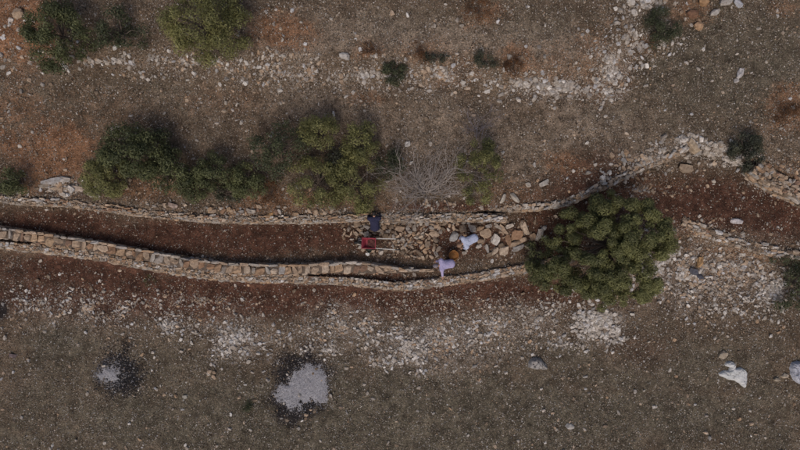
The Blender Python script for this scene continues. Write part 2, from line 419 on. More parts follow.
# ------------------------------------------------------------------ loose stones and boulders
INDIV = [0]
def loose(px, py, L, W, H, colr, label, group=None, name='loose_stone', cat='stone', rz=None, sink=.3, dz=0.0, tilt=.15):
    for cut in ('well ', 'close ', 'brownish ', 'very ', 'the '):
        if len(label.split()) > 16: label = label.replace(cut, '')
    g = at(px, py)
    s = S((g.x, g.y, g.z + H / 2 - H * sink + dz), (random.gauss(0, tilt), random.gauss(0, tilt), random.uniform(0, 6.28) if rz is None else rz), (L / 2 * 1.15, W / 2 * 1.15, H / 2 * 1.15), colr)
    INDIV[0] += 1
    return tag(stone_obj(s, name), label, cat, group)
def P2M(p): return p / PXM
def tone(c):
    l = sum(c) / 3; w_ = c[0] / max(c[2], .01)
    return ('dark ' if l < .2 else 'light ' if l > .40 else '') + ('rusty' if w_ > 1.9 else 'tan' if w_ > 1.45 else 'brownish grey' if w_ > 1.2 else 'grey')
def size_word(px): return 'large' if px > 9 else 'medium' if px > 6 else 'small' if px > 4.4 else 'very small'
def beside(p, q, marks):
    n_, a, b = min(marks, key=lambda m: (m[1] - p) ** 2 + (m[2] - q) ** 2)
    dx, dy = p - a, q - b; far = math.hypot(dx, dy)
    hw = 'right of' if dx > 0 else 'left of'; vw = 'below' if dy > 0 else 'above'
    if abs(dx) > 2.2 * abs(dy): w_ = hw
    elif abs(dy) > 2.2 * abs(dx): w_ = vw
    else: w_ = vw + ' and ' + hw
    return ('close ' if far < 14 else 'well ' if far > 30 else '') + w_ + ' ' + n_
PATH_MARKS = [('the wheelbarrow tray', 368, 243), ('the wheelbarrow handle ends', 400, 243), ('the navy worker', 375, 221), ('the pale grey boulder', 453, 236), ('the lilac worker', 444, 264), ('the bare bush foot', 425, 208)]
HEAP_MARKS = [('the light blue worker', 468, 242), ('the orange slab', 516, 235), ('the long tilted slab', 526, 230), ('the big tree', 556, 240), ('the end of the long upper wall', 506, 217)]
NAMED = [  # px, py, long px, wide px, height m, colour, angle, label
    (453, 236.5, 7.5, 8.5, .28, (.44, .43, .42), 0, 'pale grey squared boulder on the path, left of the worker in light blue'),
    (367.5, 254.5, 3.6, 3.6, .15, (.75, .74, .72), 0, 'small bright white stone on the path below the red wheelbarrow'),
    (735.5, 221.5, 10, 7, .25, (.50, .46, .46), 20, 'lone pale stone on dark earth near the right edge'),
    (721.5, 354, 7, 7, .22, (.40, .33, .25), 10, 'tan stone just above the white outcrop at lower right'),
    (775.5, 379, 6, 5, .2, (.36, .30, .23), 0, 'brownish stone of a touching pair, the left one'),
    (784, 375.5, 6, 6, .2, (.44, .37, .29), 30, 'light tan stone of a touching pair, the right one'),
    (570, 425.5, 8, 6, .2, (.40, .38, .36), 40, 'small grey rock alone near the bottom edge'),
    (739.5, 74, 5, 10, .2, (.46, .43, .42), 15, 'upright pale stone alone in the olive-brown field at upper right'),
    (736, 81, 5, 4, .12, (.40, .37, .35), 0, 'small pale stone just below the upright stone at upper right'),
    (713, 13, 7, 6, .25, (.45, .41, .37), 0, 'pale stone just right of the rusty boulders at the top'),
    (724, 2, 10, 8, .3, (.44, .40, .36), 0, 'large pale stone cut by the top edge, left of two'),
    (737, 3, 9, 6, .25, (.42, .42, .45), 40, 'blue-grey slanted stone cut by the top edge, right of two'),
    (697, 26, 8, 9, .3, (.40, .26, .16), 0, 'orange-brown boulder beside the dark shrub at upper right'),
    (702, 3, 9, 8, .3, (.36, .22, .12), 0, 'rusty boulder at the top edge beside pale stones'),
    (691, 14, 10, 9, .3, (.20, .11, .07), 0, 'dark red-brown boulder right of the upper right shrub'),
    (18, 14, 11, 9, .35, (.40, .30, .22), 0, 'large tan boulder in the upper left corner'),
    (699, 262, 5, 11, .3, (.40, .25, .13), 5, 'upright orange-tan stone in the pale rubble right of the tree'),
    (692, 272, 9, 7, .25, (.10, .10, .12), 20, 'dark slate-coloured stone in pale rubble right of the tree'),
    (699, 276, 6, 5, .2, (.09, .09, .11), 50, 'smaller dark slate-coloured stone below the orange-tan stone'),
    (66, 67, 4.5, 5, .2, (.60, .58, .55), 0, 'bright white stone below the upper left shrub'),
    (408, 144.5, 5, 5, .2, (.56, .53, .5), 0, 'small bright stone at the left tips of the bare bush'),
    (344, 56, 8, 7, .3, (.48, .45, .42), 0, 'pale round boulder upper left of the small round shrub'),
    (115, 48, 4.5, 4.5, .18, (.55, .53, .5), 0, 'white stone below and right of the upper left shrub'),
    (174, 206, 8, 6, .25, (.44, .34, .29), 0, 'pinkish block behind the long upper wall'),
    (270, 216, 7, 8, .3, (.42, .25, .12), 0, 'orange block in the long upper wall below the shrubs'),
    (693, 147, 16, 9, .3, (.40, .31, .22), 35, 'large tan slab at the peak of the curved wall'),
    (684, 169, 14, 9, .25, (.30, .23, .17), 10, 'brownish slab half buried below the rubble peak'),
    (767, 166, 11, 8, .3, (.42, .37, .31), -30, 'large pale block at the head of the right edge wall'),
    (14, 356, 7, 6, .15, (.16, .12, .12), 0, 'dark round stone in the lower left field'),
    (185, 397, 4.5, 4.5, .12, (.34, .32, .28), 0, 'small round grey stone right of the smaller ash patch'),
    (512, 209, 6, 5, .2, (.36, .33, .29), 0, 'grey stone at the gap between the two upper walls'),
    (514, 197, 13, 5, .2, (.40, .36, .31), 55, 'long pale stone leaning above the gap between the upper walls'),
    (503, 199, 4, 9, .2, (.42, .38, .33), 20, 'pale upright stone left of the long leaning one'),
    (545, 183, 10, 7, .2, (.42, .38, .34), -40, 'pale stone on dark earth above the curved wall'),
]
for px, py, l, wd, h, c, a, lab in NAMED:
    loose(px, py, P2M(l), P2M(wd), h, c, lab, rz=-R(a), sink=.35, tilt=.06, name='boulder' if l * wd > 60 else 'loose_stone')
# slabs laid out by the workers, right-hand heap (px, py, long, wide, angle deg, palette)
HEAP = [(485, 234, 11, 9, 20, 'tan'), (495, 239, 9, 8, 60, 'pale'), (503, 229, 12, 5, -35, 'tan'), (508, 241, 5, 12, 10, 'rust'), (516, 235, 12, 9, 0, 'rust'), (525, 230, 16, 7, -55, 'tan'),
        (515, 243, 13, 5, 10, 'tan'), (518, 248, 13, 6, 20, 'grey'), (504, 250, 8, 9, 0, 'tan'), (487, 248, 8, 4, -60, 'grey'), (494, 251, 8, 4, 40, 'tan'), (491, 254, 9, 4, 20, 'brown'),
        (540, 233, 9, 6, 70, 'grey'), (532, 237, 7, 6, 30, 'tan'), (528, 247, 8, 5, -50, 'tan'), (537, 238, 6, 6, 0, 'pale'), (480, 228, 7, 5, 0, 'tan'), (489, 226, 6, 5, 30, 'grey'), (497, 226, 8, 4, -20, 'grey'),
        (510, 226, 8, 4, 15, 'pale'), (480, 241, 7, 6, 0, 'tan'), (500, 245, 6, 5, 30, 'brown'), (473, 236, 5, 4, 0, 'grey'), (478, 246, 6, 5, 30, 'grey'), (463.5, 253, 5, 4, 0, 'grey'), (466, 251, 3, 3, 0, 'pale'),
        (530, 252, 6, 4, 0, 'brown'), (523, 240, 8, 5, 10, 'tan'), (543, 228, 5, 4, 0, 'grey'), (522, 222, 5, 4, 0, 'rust')]
for px, py, l, wd, a, pl in HEAP:
    c_ = pick(pl)
    loose(px, py, P2M(l), P2M(wd), random.uniform(.12, .2), c_, '%s %s slab, %s' % (size_word(max(l, wd)), tone(c_), beside(px, py, HEAP_MARKS)), 'slabs heaped by the workers', 'building_stone', rz=R(a), sink=.1, tilt=.12)
def in_poly(p, q, poly):
    ins = False; j = len(poly) - 1
    for i in range(len(poly)):
        xi, yi = poly[i]; xj, yj = poly[j]
        if (yi > q) != (yj > q) and p < (xj - xi) * (q - yi) / (yj - yi) + xi: ins = not ins
        j = i
    return ins
WORK = [(343, 222), (362, 224), (386, 222), (470, 222), (474, 230), (462, 234), (447, 247), (433, 258), (410, 258), (396, 252), (380, 252), (362, 250), (344, 234)]
placed = []; tries = 0
while len(placed) < 150 and tries < 9000:
    tries += 1
    p, q = random.uniform(340, 475), random.uniform(220, 262)
    if not in_poly(p, q, WORK) or (360 < p < 402 and 237 < q < 249) or (438 < p < 475 and 230 < q < 270): continue
    r = random.choice((random.uniform(1.6, 2.8), random.uniform(2.4, 4.2)))
    if any((p - a) ** 2 + (q - b) ** 2 < (r + c) ** 2 * .62 for a, b, c in placed): continue
    placed.append((p, q, r))
    c_ = pick('tan', 'tan', 'grey', 'brown')
    loose(p, q, P2M(r * 2), P2M(r * random.uniform(.9, 1.7)), random.uniform(.09, .16), c_, '%s %s stone on the path, %s' % (size_word(r * 2), tone(c_), beside(p, q, PATH_MARKS)),
          'stones strewn on the path by the wheelbarrow', 'building_stone', sink=.12)

# scree, gravel and pebbles ------------------------------------------------
SCREE = [  # cx, cy, rx, ry, number, smallest px, largest px, palettes
    (235, 340, 40, 22, 330, 1.2, 4.2, ('pale', 'grey')), (345, 326, 40, 20, 360, 1.0, 3.6, ('pale', 'grey', 'tan')), (400, 348, 40, 22, 600, 1.0, 4.2, ('pale', 'pale', 'grey')),
    (450, 338, 45, 22, 560, 1.0, 3.8, ('pale', 'grey', 'tan')), (500, 326, 45, 20, 420, 1.0, 3.4, ('grey', 'tan', 'pale')), (550, 318, 30, 20, 260, 1.0, 3.6, ('grey', 'pale')),
    (600, 322, 24, 18, 560, 1.4, 5.0, ('pale', 'pale', 'grey')), (655, 262, 22, 20, 420, 1.2, 4.4, ('pale', 'grey')), (690, 275, 40, 24, 620, 1.2, 4.2, ('pale', 'grey', 'tan')),
    (735, 270, 45, 22, 480, 1.2, 4.2, ('tan', 'grey', 'brown', 'pale')), (775, 290, 30, 20, 260, 1.2, 4.0, ('grey', 'pale')), (730, 310, 60, 20, 200, 1.0, 3.6, ('grey', 'pale')),
    (90, 308, 90, 22, 380, 1.0, 3.6, ('grey', 'pale', 'tan')), (170, 325, 40, 20, 160, 1.2, 3.6, ('pale', 'grey')), (40, 300, 40, 16, 140, 1., 3.4, ('pale', 'grey')),
    (110, 62, 90, 14, 240, 1.4, 4.6, ('pale', 'grey')), (205, 62, 60, 12, 200, 1.4, 4.6, ('pale', 'grey', 'tan')), (290, 70, 60, 18, 300, 1.4, 4.6, ('pale', 'grey', 'tan')), (365, 75, 40, 16, 220, 1.4, 5.0, ('pale', 'grey')),
    (440, 76, 50, 16, 260, 1.4, 4.8, ('grey', 'tan', 'pale')), (520, 84, 40, 12, 300, 1.4, 5.0, ('pale', 'grey')), (565, 89, 38, 9, 330, 1.6, 5.4, ('pale', 'pale', 'grey')), (610, 72, 14, 28, 300, 1.6, 5.2, ('pale', 'pale', 'grey')),
    (635, 35, 20, 30, 260, 1.6, 5.4, ('pale', 'grey')), (655, 6, 18, 10, 160, 1.6, 6.0, ('pale', 'grey')), (670, 45, 30, 12, 60, 1.4, 4, ('pale', 'grey')),
    (676, 152, 26, 12, 200, 2.0, 6.0, ('pale', 'grey')), (682, 139, 20, 8, 60, 2.0, 5.4, ('pale', 'grey')), (715, 152, 22, 8, 180, 2.0, 6.4, ('pale', 'pale', 'grey')), (735, 158, 16, 9, 140, 1.8, 6.0, ('pale', 'grey')),
    (645, 162, 26, 8, 110, 1.8, 5.4, ('grey', 'pale', 'tan')), (610, 178, 24, 7, 60, 1.6, 5.0, ('grey', 'tan', 'pale')), (782, 182, 26, 12, 160, 1.6, 5.4, ('tan', 'rust', 'grey')), (640, 190, 40, 10, 200, 1., 3.2, ('tan', 'grey')),
    (700, 230, 30, 10, 120, 1.4, 4.4, ('tan', 'grey', 'rust')), (70, 188, 32, 6, 110, 2.0, 7.0, ('tan', 'grey', 'pale')), (160, 205, 60, 6, 120, 1.4, 4.4, ('grey', 'brown', 'tan')), (270, 211, 70, 6, 200, 1.6, 6.0, ('tan', 'rust', 'grey')),
    (330, 211, 30, 6, 90, 1.6, 6.0, ('tan', 'grey')), (450, 204, 50, 5, 60, 1.4, 4.4, ('grey', 'tan')), (10, 40, 20, 20, 60, 1.6, 5.0, ('pale', 'grey')), (20, 195, 16, 8, 30, 1.4, 4.4, ('grey', 'tan')),
    (450, 300, 110, 16, 420, .9, 2.6, ('brown', 'tan', 'grey')), (200, 300, 120, 16, 300, .9, 2.6, ('brown', 'tan', 'grey')), (330, 350, 60, 14, 160, .9, 3, ('grey', 'pale')), (560, 345, 60, 12, 120, 1., 3.2, ('grey', 'pale')),
    (400, 240, 60, 18, 700, 1., 3.4, ('tan', 'brown', 'grey')), (510, 240, 36, 16, 260, 1., 3.2, ('tan', 'brown', 'grey')), (430, 330, 130, 30, 1300, .8, 2.4, ('pale', 'grey', 'tan')), (235, 340, 45, 24, 300, .8, 2.2, ('pale', 'grey')), (690, 280, 80, 34, 900, .8, 2.6, ('pale', 'grey', 'tan')), (300, 75, 260, 22, 900, .8, 3.0, ('grey', 'tan', 'pale')), (600, 70, 60, 40, 400, .8, 3.0, ('grey', 'pale', 'tan')), (90, 310, 110, 26, 500, .8, 2.4, ('grey', 'pale', 'tan')),
]
cand = []
for cx, cy, rx, ry, n, a, b, pl in SCREE:
    low = cy > 250; n = int(n * (4.2 if low else 2.4)); pl = pl if low else tuple('grey' if x == 'pale' and k % 2 else x for k, x in enumerate(pl))
    th = rng.uniform(0, 2 * np.pi, n); rr = np.abs(rng.normal(0, .75, n)); p = cx + rx * rr * np.cos(th); q = cy + ry * rr * np.sin(th)
    keep = fbm(p / 11., q / 11., 4, cx) > rng.uniform(.36, .62, n)
    sz = a + (b - a) * rng.random(n) ** (3.0 if low else 3.8)
    for i in np.nonzero(keep)[0]: cand.append((p[i], q[i], sz[i], pl))
n = 6500   # strays over the whole site
p = rng.uniform(-25, 825, n); q = rng.uniform(-20, 470, n); sz = 1.0 + 3.4 * rng.random(n) ** 6
for i in range(n): cand.append((p[i], q[i], sz[i], random.choice((('grey', 'tan'), ('pale', 'grey'), ('brown', 'tan')))))
cand = [c for c in cand if not (c[1] < 255 and 0 < c[0] < 545 and 222 < c[1] and c[2] > 2.5 and c[0] < 340)]
cand.sort(key=lambda c: -c[2])
ZONES = [  # test, phrase, group, landmarks
    (lambda p, q: q > 235 and p < 290, 'in the left lower field', 'loose stones in the left lower field', [('the smaller ash patch', 108, 373), ('the larger ash patch', 300, 388), ('the green tuft', 148, 281), ('the dark edge scorch', 0, 311)]),
    (lambda p, q: q > 235 and p < 575, 'in the middle rubble', 'loose stones in the middle rubble spread', [('the larger ash patch', 300, 388), ('the humped boulder', 538, 364), ('the tip of the narrow wall', 545, 266)]),
    (lambda p, q: q > 235 and p < 632, 'in the pile under the tree', 'loose stones in the pile under the tree', [('the tree foot', 606, 300), ('the humped boulder', 538, 364)]),
    (lambda p, q: q > 235, 'in the right rubble', 'loose stones right of the big tree', [('the orange upright stone', 699, 262), ('the tree edge', 680, 246), ('the edge shrub', 795, 281), ('the white outcrop', 733, 375)]),
    (lambda p, q: q > 115 and p > 590, 'in the collapsed wall', 'loose stones of the collapsed wall', [('the tan peak slab', 693, 147), ('the dull shrub', 752, 150), ('the right wall head block', 767, 166), ('the brown buried slab', 684, 169), ('the tree top', 610, 190)]),
    (lambda p, q: q > 115 and p > 480, 'by the curved wall', 'loose stones behind the curved wall', [('the long leaning stone', 514, 197), ('the tree top', 610, 190)]),
    (lambda p, q: q > 115, 'behind the upper wall', 'loose stones behind the long upper wall', [('the spiky shrub', 101, 177), ('the pinkish block', 174, 206), ('the orange block', 270, 216), ('the navy worker', 375, 221), ('the bare bush', 425, 190), ('the edge shrub', 8, 182), ('the light green shrub', 246, 182), ('the wide bright shrub', 316, 195)]),
    (lambda p, q: p < 330, 'on the top left terrace', 'loose stones of the top terrace left', [('the corner shrub', 53, 31), ('the sparse dull shrub', 115, 28), ('the broad tree', 200, 22), ('the rust patch', 275, 32)]),
    (lambda p, q: p < 600, 'on the top middle terrace', 'loose stones of the top terrace middle', [('the small round shrub', 393, 73), ('the faded shrub', 484, 61), ('the rusty bush', 515, 64), ('the scree bend', 600, 75)]),
    (lambda p, q: True, 'in the top right scree', 'loose stones of the top right scree', [('the compact dark shrub', 665, 27), ('the dark red boulder', 691, 14), ('the scree bend', 605, 75)]),
]
def zone_label(p, q, sz, c_):
    for test, ph, grp, marks in ZONES:
        if test(p, q):
            l_ = '%s %s stone %s, %s' % (size_word(sz), tone(c_), ph, beside(p, q, marks))
            for cut in ('well ', 'close ', 'brownish ', 'very ', 'the '):
                if len(l_.split()) > 16: l_ = l_.replace(cut, '')
            return l_, grp
joined = []
budget = max(0, 300 - INDIV[0])
for p, q, sz, pl in cand:
    inside = 2 < p < 798 and 2 < q < 448
    if budget > 0 and inside and sz > 3.6:
        c_ = pick(*pl); lab, grp = zone_label(p, q, sz, c_)
        loose(p, q, P2M(sz), P2M(sz * random.uniform(.6, .95)), P2M(sz) * random.uniform(.45, .7), c_, lab, grp, sink=.25); budget -= 1
    else: joined.append((p, q, sz, pl))
big = [c for c in joined if c[2] > 2.4]; small = [c for c in joined if c[2] <= 2.4]
X, Y, Z = at_np(np.array([c[0] for c in big]), np.array([c[1] for c in big]))
lst = []
for i, (p, q, sz, pl) in enumerate(big):
    L = P2M(sz); H = L * random.uniform(.4, .7)
    lst.append(S((X[i], Y[i], Z[i] + H * .22), (random.gauss(0, .2), random.gauss(0, .2), random.uniform(0, 6.3)), (L * .57, L * random.uniform(.35, .55), H * .57), pick(*pl)))
tag(stones_join(lst, 'rubble'), 'pale limestone rubble strewn over the terraces', 'rubble', kind='stuff')
def chips(name, X, Y, Z, size, cols, mat, flat=(.35, .8)):
    """small angular chips, bedded in the soil (no underside)"""
    n = len(X)
    base = np.array([(1, 0, -.35), (0, 1, -.35), (-1, 0, -.35), (0, -1, -.35), (0, 0, 1)], float)
    F0 = np.array([(0, 1, 4), (1, 2, 4), (2, 3, 4), (3, 0, 4)])
    V = base[None] * rng.uniform(.65, 1.2, (n, 5, 1)) + rng.normal(0, .12, (n, 5, 3)); V[:, 4, :2] += rng.normal(0, .35, (n, 2))
    V *= (size * .55)[:, None, None]; V[:, :, 1] *= rng.uniform(.55, 1, (n, 1)); V[:, :, 2] *= rng.uniform(*flat, (n, 1))
    a = rng.uniform(0, 6.28, n); c, s = np.cos(a)[:, None], np.sin(a)[:, None]
    x = V[:, :, 0] * c - V[:, :, 1] * s; y = V[:, :, 0] * s + V[:, :, 1] * c
    V = np.stack([x + X[:, None], y + Y[:, None], V[:, :, 2] + (Z + size * .08)[:, None]], 2)
    F = F0[None] + (np.arange(n) * 5)[:, None, None]
    return np_mesh(name, V.reshape(-1, 3), F.reshape(-1, 3), mat, {'Col': np.repeat(cols, 5, 0)})
X, Y, Z = at_np(np.array([c[0] for c in small]), np.array([c[1] for c in small]))
cols = np.array([pick(*c[3]) for c in small]); sizes = np.array([P2M(c[2]) for c in small])
tag(link('gravel', chips('gravel', X, Y, Z, sizes, cols, STONE_COL)), 'small pale gravel scattered over the fields', 'gravel', kind='stuff')
# fine grit over everything
n = 300000
p = rng.uniform(-30, 830, n); q = rng.uniform(-25, 475, n)
pz = blobs(p, q, PALE, .7, 5.); dk = blobs(p, q, DARK, .35, 1.)
keep = rng.random(n) < (.36 + .64 * pz - .20 * dk - .06 * (q < 215)) * (.45 + 1.1 * sstep(.35, .65, fbm(p / 14., q / 14., 4, 21.)))
p, q, pz = p[keep], q[keep], pz[keep]
X, Y, Z = at_np(p, q)
pal = np.array(PAL['grey'] * 2 + PAL['tan'] * 2 + PAL['brown'] * 3 + PAL['pale'] + [(.07, .05, .038)] * 14)
cols = pal[rng.integers(0, len(pal), len(p))] * rng.uniform(.5, 1.2, (len(p), 1))
pal2 = np.array(PAL['pale'] + PAL['grey']); m = rng.random(len(p)) < pz
cols[m] = pal2[rng.integers(0, len(pal2), m.sum())]
m = rng.random(len(p)) < .10 + .07 * (q > 300); cols[m] = pal2[rng.integers(0, len(pal2), m.sum())]
tag(link('grit', chips('grit', X, Y, Z, .03 + .06 * rng.random(len(p)) ** 1.8, cols, STONE_COL)), 'fine stony grit and clods covering the bare soil', 'grit', kind='stuff')

# ------------------------------------------------------------------ dry grass and leaf litter
t = NT('dry_grass'); t.color(t.attr('Col').outputs['Color'])
GRASS_MAT = t.m
def blades(name, px, py, length, width, lift, cols, mat):
    n = len(px); X, Y, Z = at_np(px, py)
    a = rng.uniform(0, 6.28, n); d = np.stack([np.cos(a), np.sin(a), np.zeros(n)], 1); s = np.stack([-np.sin(a), np.cos(a), np.zeros(n)], 1) * (width / 2)[:, None]
    b = np.stack([X, Y, Z - .005], 1); mid = b + d * (length * .5)[:, None]; mid[:, 2] += lift * .8 + .006; tip = b + d * length[:, None]; tip[:, 2] += lift * rng.uniform(.5, 1.3, n) + .004
    V = np.stack([b - s * .6, b + s * .6, mid + s, mid - s, tip], 1)
    F = np.array([(0, 1, 2), (0, 2, 3), (3, 2, 4)])[None] + (np.arange(n) * 5)[:, None, None]
    return np_mesh(name, V.reshape(-1, 3), F.reshape(-1, 3), mat, {'Col': np.repeat(cols, 5, 0)})
n = 300000
p = rng.uniform(-30, 830, n); q = rng.uniform(-25, 475, n)
dens = .35 + .65 * sstep(.35, .65, fbm(p / 30., q / 30., 4, 11.))
dk = blobs(p, q, DARK, .35, 1.); ch = blobs(p, q, CHAR, .95, 4.); pl_ = blobs(p, q, PALE, .7, 5.); ru = blobs(p, q, RUST, .75, 2.); ol = blobs(p, q, OLIVE, .7, 3.)
keep = rng.random(n) < dens * (1 - .82 * dk) * (1 - .95 * ch) * (1 - .5 * pl_) + .3 * ru
p, q, ru, ol, dk = p[keep], q[keep], ru[keep], ol[keep], dk[keep]
k = len(p); r1 = rng.random((k, 1)); v = rng.uniform(.45, 1.35, (k, 1))
straw = np.array([.29, .235, .18]) * r1 + np.array([.11, .082, .06]) * (1 - r1)
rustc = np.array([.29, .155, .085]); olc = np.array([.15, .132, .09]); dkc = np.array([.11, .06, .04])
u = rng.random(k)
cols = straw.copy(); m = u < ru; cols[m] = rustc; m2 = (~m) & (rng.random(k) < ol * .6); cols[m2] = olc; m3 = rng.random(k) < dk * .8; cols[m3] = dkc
cols = cols * v
pale = rng.random(k) < .09; cols[pale] = np.array([.42, .37, .31])
ln = rng.uniform(.03, .085, k)
tag(link('dry_grass', blades('dry_grass', p, q, ln, rng.uniform(.010, .030, k), rng.uniform(.005, .04, k), cols, GRASS_MAT)), 'short dead grass and litter covering the terraces', 'dry grass', kind='stuff')

# crumbs of stone and straw lodged on and against the walls
def wall_crumbs(line, zt, half, per_m, seed):
    n = int(line.len * per_m); d = rng.uniform(0, line.len, n); o = rng.normal(0, half, n)
    X = np.zeros(n); Y = np.zeros(n)
    for i in range(n):
        p, tn = line.at(d[i]); X[i] = p[0] - tn[1] * o[i]; Y[i] = p[1] + tn[0] * o[i]
    Z = np.maximum(height(X, Y), np.where(np.abs(o) < half * 1.1, zt - .005, -9)); return X, Y, Z
cx_, cy_, cz_ = [], [], []
for ln_, zt_, hf_, pm_ in ((C1, .88, .16, 190), (C2, .9, .14, 130), (C3, .85, .3, 150), (B_c, ZB_T, .14, 130), (D, .1, .2, 130)):
    x_, y_, z_ = wall_crumbs(ln_, zt_, hf_, pm_, 0); cx_.append(x_); cy_.append(y_); cz_.append(z_)
cx_, cy_, cz_ = np.concatenate(cx_), np.concatenate(cy_), np.concatenate(cz_)
pal = np.array(PAL['tan'] + PAL['grey'] + PAL['brown']); cols = pal[rng.integers(0, len(pal), len(cx_))] * rng.uniform(.7, 1.15, (len(cx_), 1))
tag(link('stone_crumbs', chips('stone_crumbs', cx_, cy_, cz_, .03 + .08 * rng.random(len(cx_)) ** 2, cols, STONE_COL)), 'crumbs of stone lodged on and along the walls', 'gravel', kind='stuff')

# ------------------------------------------------------------------ foliage
def leaf_mat(name, dark, light, gloss=.35):
    t = NT(name)
    f = t.attr('tint').outputs['Fac']
    n = t.noise(1.6, 3)
    c = t.mix(f, c4(*dark), c4(*light)); c = t.mix(1.0, c, t.mix(t.ramp(n, .3, .7), c4(.8, .8, .8), c4(1.2, 1.2, 1.15)), 'MULTIPLY')
    t.color(c); t.b.inputs['Roughness'].default_value = .6; t.b.inputs['Specular IOR Level'].default_value = gloss
    tr = t.new('ShaderNodeBsdfTranslucent'); t.set(tr.inputs['Color'], c)
    mx = t.new('ShaderNodeMixShader'); mx.inputs[0].default_value = .3
    t.t.links.new(t.b.outputs[0], mx.inputs[1]); t.t.links.new(tr.outputs[0], mx.inputs[2])
    out = [x for x in t.n if x.type == 'OUTPUT_MATERIAL'][0]; t.t.links.new(mx.outputs[0], out.inputs['Surface'])
    return t.m
LEAF = {
    'pine':   leaf_mat('pine_needles', (0.062, 0.07, 0.03), (0.215, 0.212, 0.085)),
    'yellow': leaf_mat('yellow_green_leaves', (0.09, 0.096, 0.038), (0.31, 0.29, 0.115)),
    'mid':    leaf_mat('green_leaves', (0.064, 0.074, 0.036), (0.185, 0.192, 0.082)),
    'dark':   leaf_mat('dark_green_leaves', (0.042, 0.05, 0.029), (0.105, 0.115, 0.058)),
    'dull':   leaf_mat('dull_green_leaves', (0.055, 0.058, 0.042), (0.11, 0.112, 0.07)),
    'rust':   leaf_mat('dead_rusty_leaves', (.080, .040, .022), (.240, .120, .060), .1),
    'brown':  leaf_mat('dry_brown_twigs', (.060, .042, .032), (.150, .110, .080), .1),
}
BARK = simple_mat('grey_brown_bark', (.13, .10, .08), .9, .35, 25)
TWIG = simple_mat('pale_bare_twigs', (.36, .31, .28), .85, .25, 12)
def leaves(clumps, per, size, aspect, up=.5, r=None):
    """clumps: (n,5) x y z radius tint; leaf-sized quads spread through each clump"""
    C = np.asarray(clumps, float); r = r or rng
    cnt = np.maximum(6, (per * (C[:, 3] / C[:, 3].mean()) ** 2).astype(int))
    idx = np.repeat(np.arange(len(C)), cnt); n = len(idx)
    d = r.normal(0, 1, (n, 3)); d /= np.linalg.norm(d, axis=1)[:, None]
    rad = r.random(n) ** .34
    pos = C[idx, :3] + d * (rad * C[idx, 3])[:, None] * np.array([1, 1, .8])
    nr = d + r.normal(0, .42, (n, 3)) + np.array([0, 0, up * .5]); nr /= np.linalg.norm(nr, axis=1)[:, None]   # leaves face outwards from their clump
    q = r.normal(0, 1, (n, 3)) + d * .6; ax = q - nr * (q * nr).sum(1)[:, None]; ax /= np.linalg.norm(ax, axis=1)[:, None]
    sd = np.cross(nr, ax)
    L = size * r.uniform(.6, 1.35, n)
    a = ax * (L / 2)[:, None]; b = sd * (L * aspect / 2)[:, None]
    V = np.stack([pos - a, pos - a * .1 + b, pos + a, pos - a * .1 - b], 1).reshape(-1, 3)
    F = np.arange(n * 4).reshape(n, 4)
    tint = np.clip(C[idx, 4] + r.normal(0, .16, n), 0, 1)
    return V, F, tint
def tube_path(pts, rads, sides=5):
    pts = [Vector(p) for p in pts]; V, F = [], []
    for i, p in enumerate(pts):
        tg = (pts[min(i + 1, len(pts) - 1)] - pts[max(i - 1, 0)]).normalized()
        a = tg.orthogonal().normalized(); b = tg.cross(a)
        for k in range(sides):
            an = 2 * math.pi * k / sides; V.append(tuple(p + (a * math.cos(an) + b * math.sin(an)) * rads[i]))
        if i:
            o = (i - 1) * sides
            for k in range(sides): F.append((o + k, o + (k + 1) % sides, o + sides + (k + 1) % sides, o + sides + k))
    return V, F
def tubes(paths, sides=5):
    V, F = [], []
    for pts, rd in paths:
        v, f = tube_path(pts, rd, sides); o = len(V); V += v; F += [tuple(i + o for i in q) for q in f]
    return V, F
def wob(a, b, k, s):
    a, b = Vector(a), Vector(b)
    return [a.lerp(b, i / k) + (Vector((random.gauss(0, s), random.gauss(0, s), random.gauss(0, s))) if 0 < i < k else Vector()) for i in range(k + 1)]
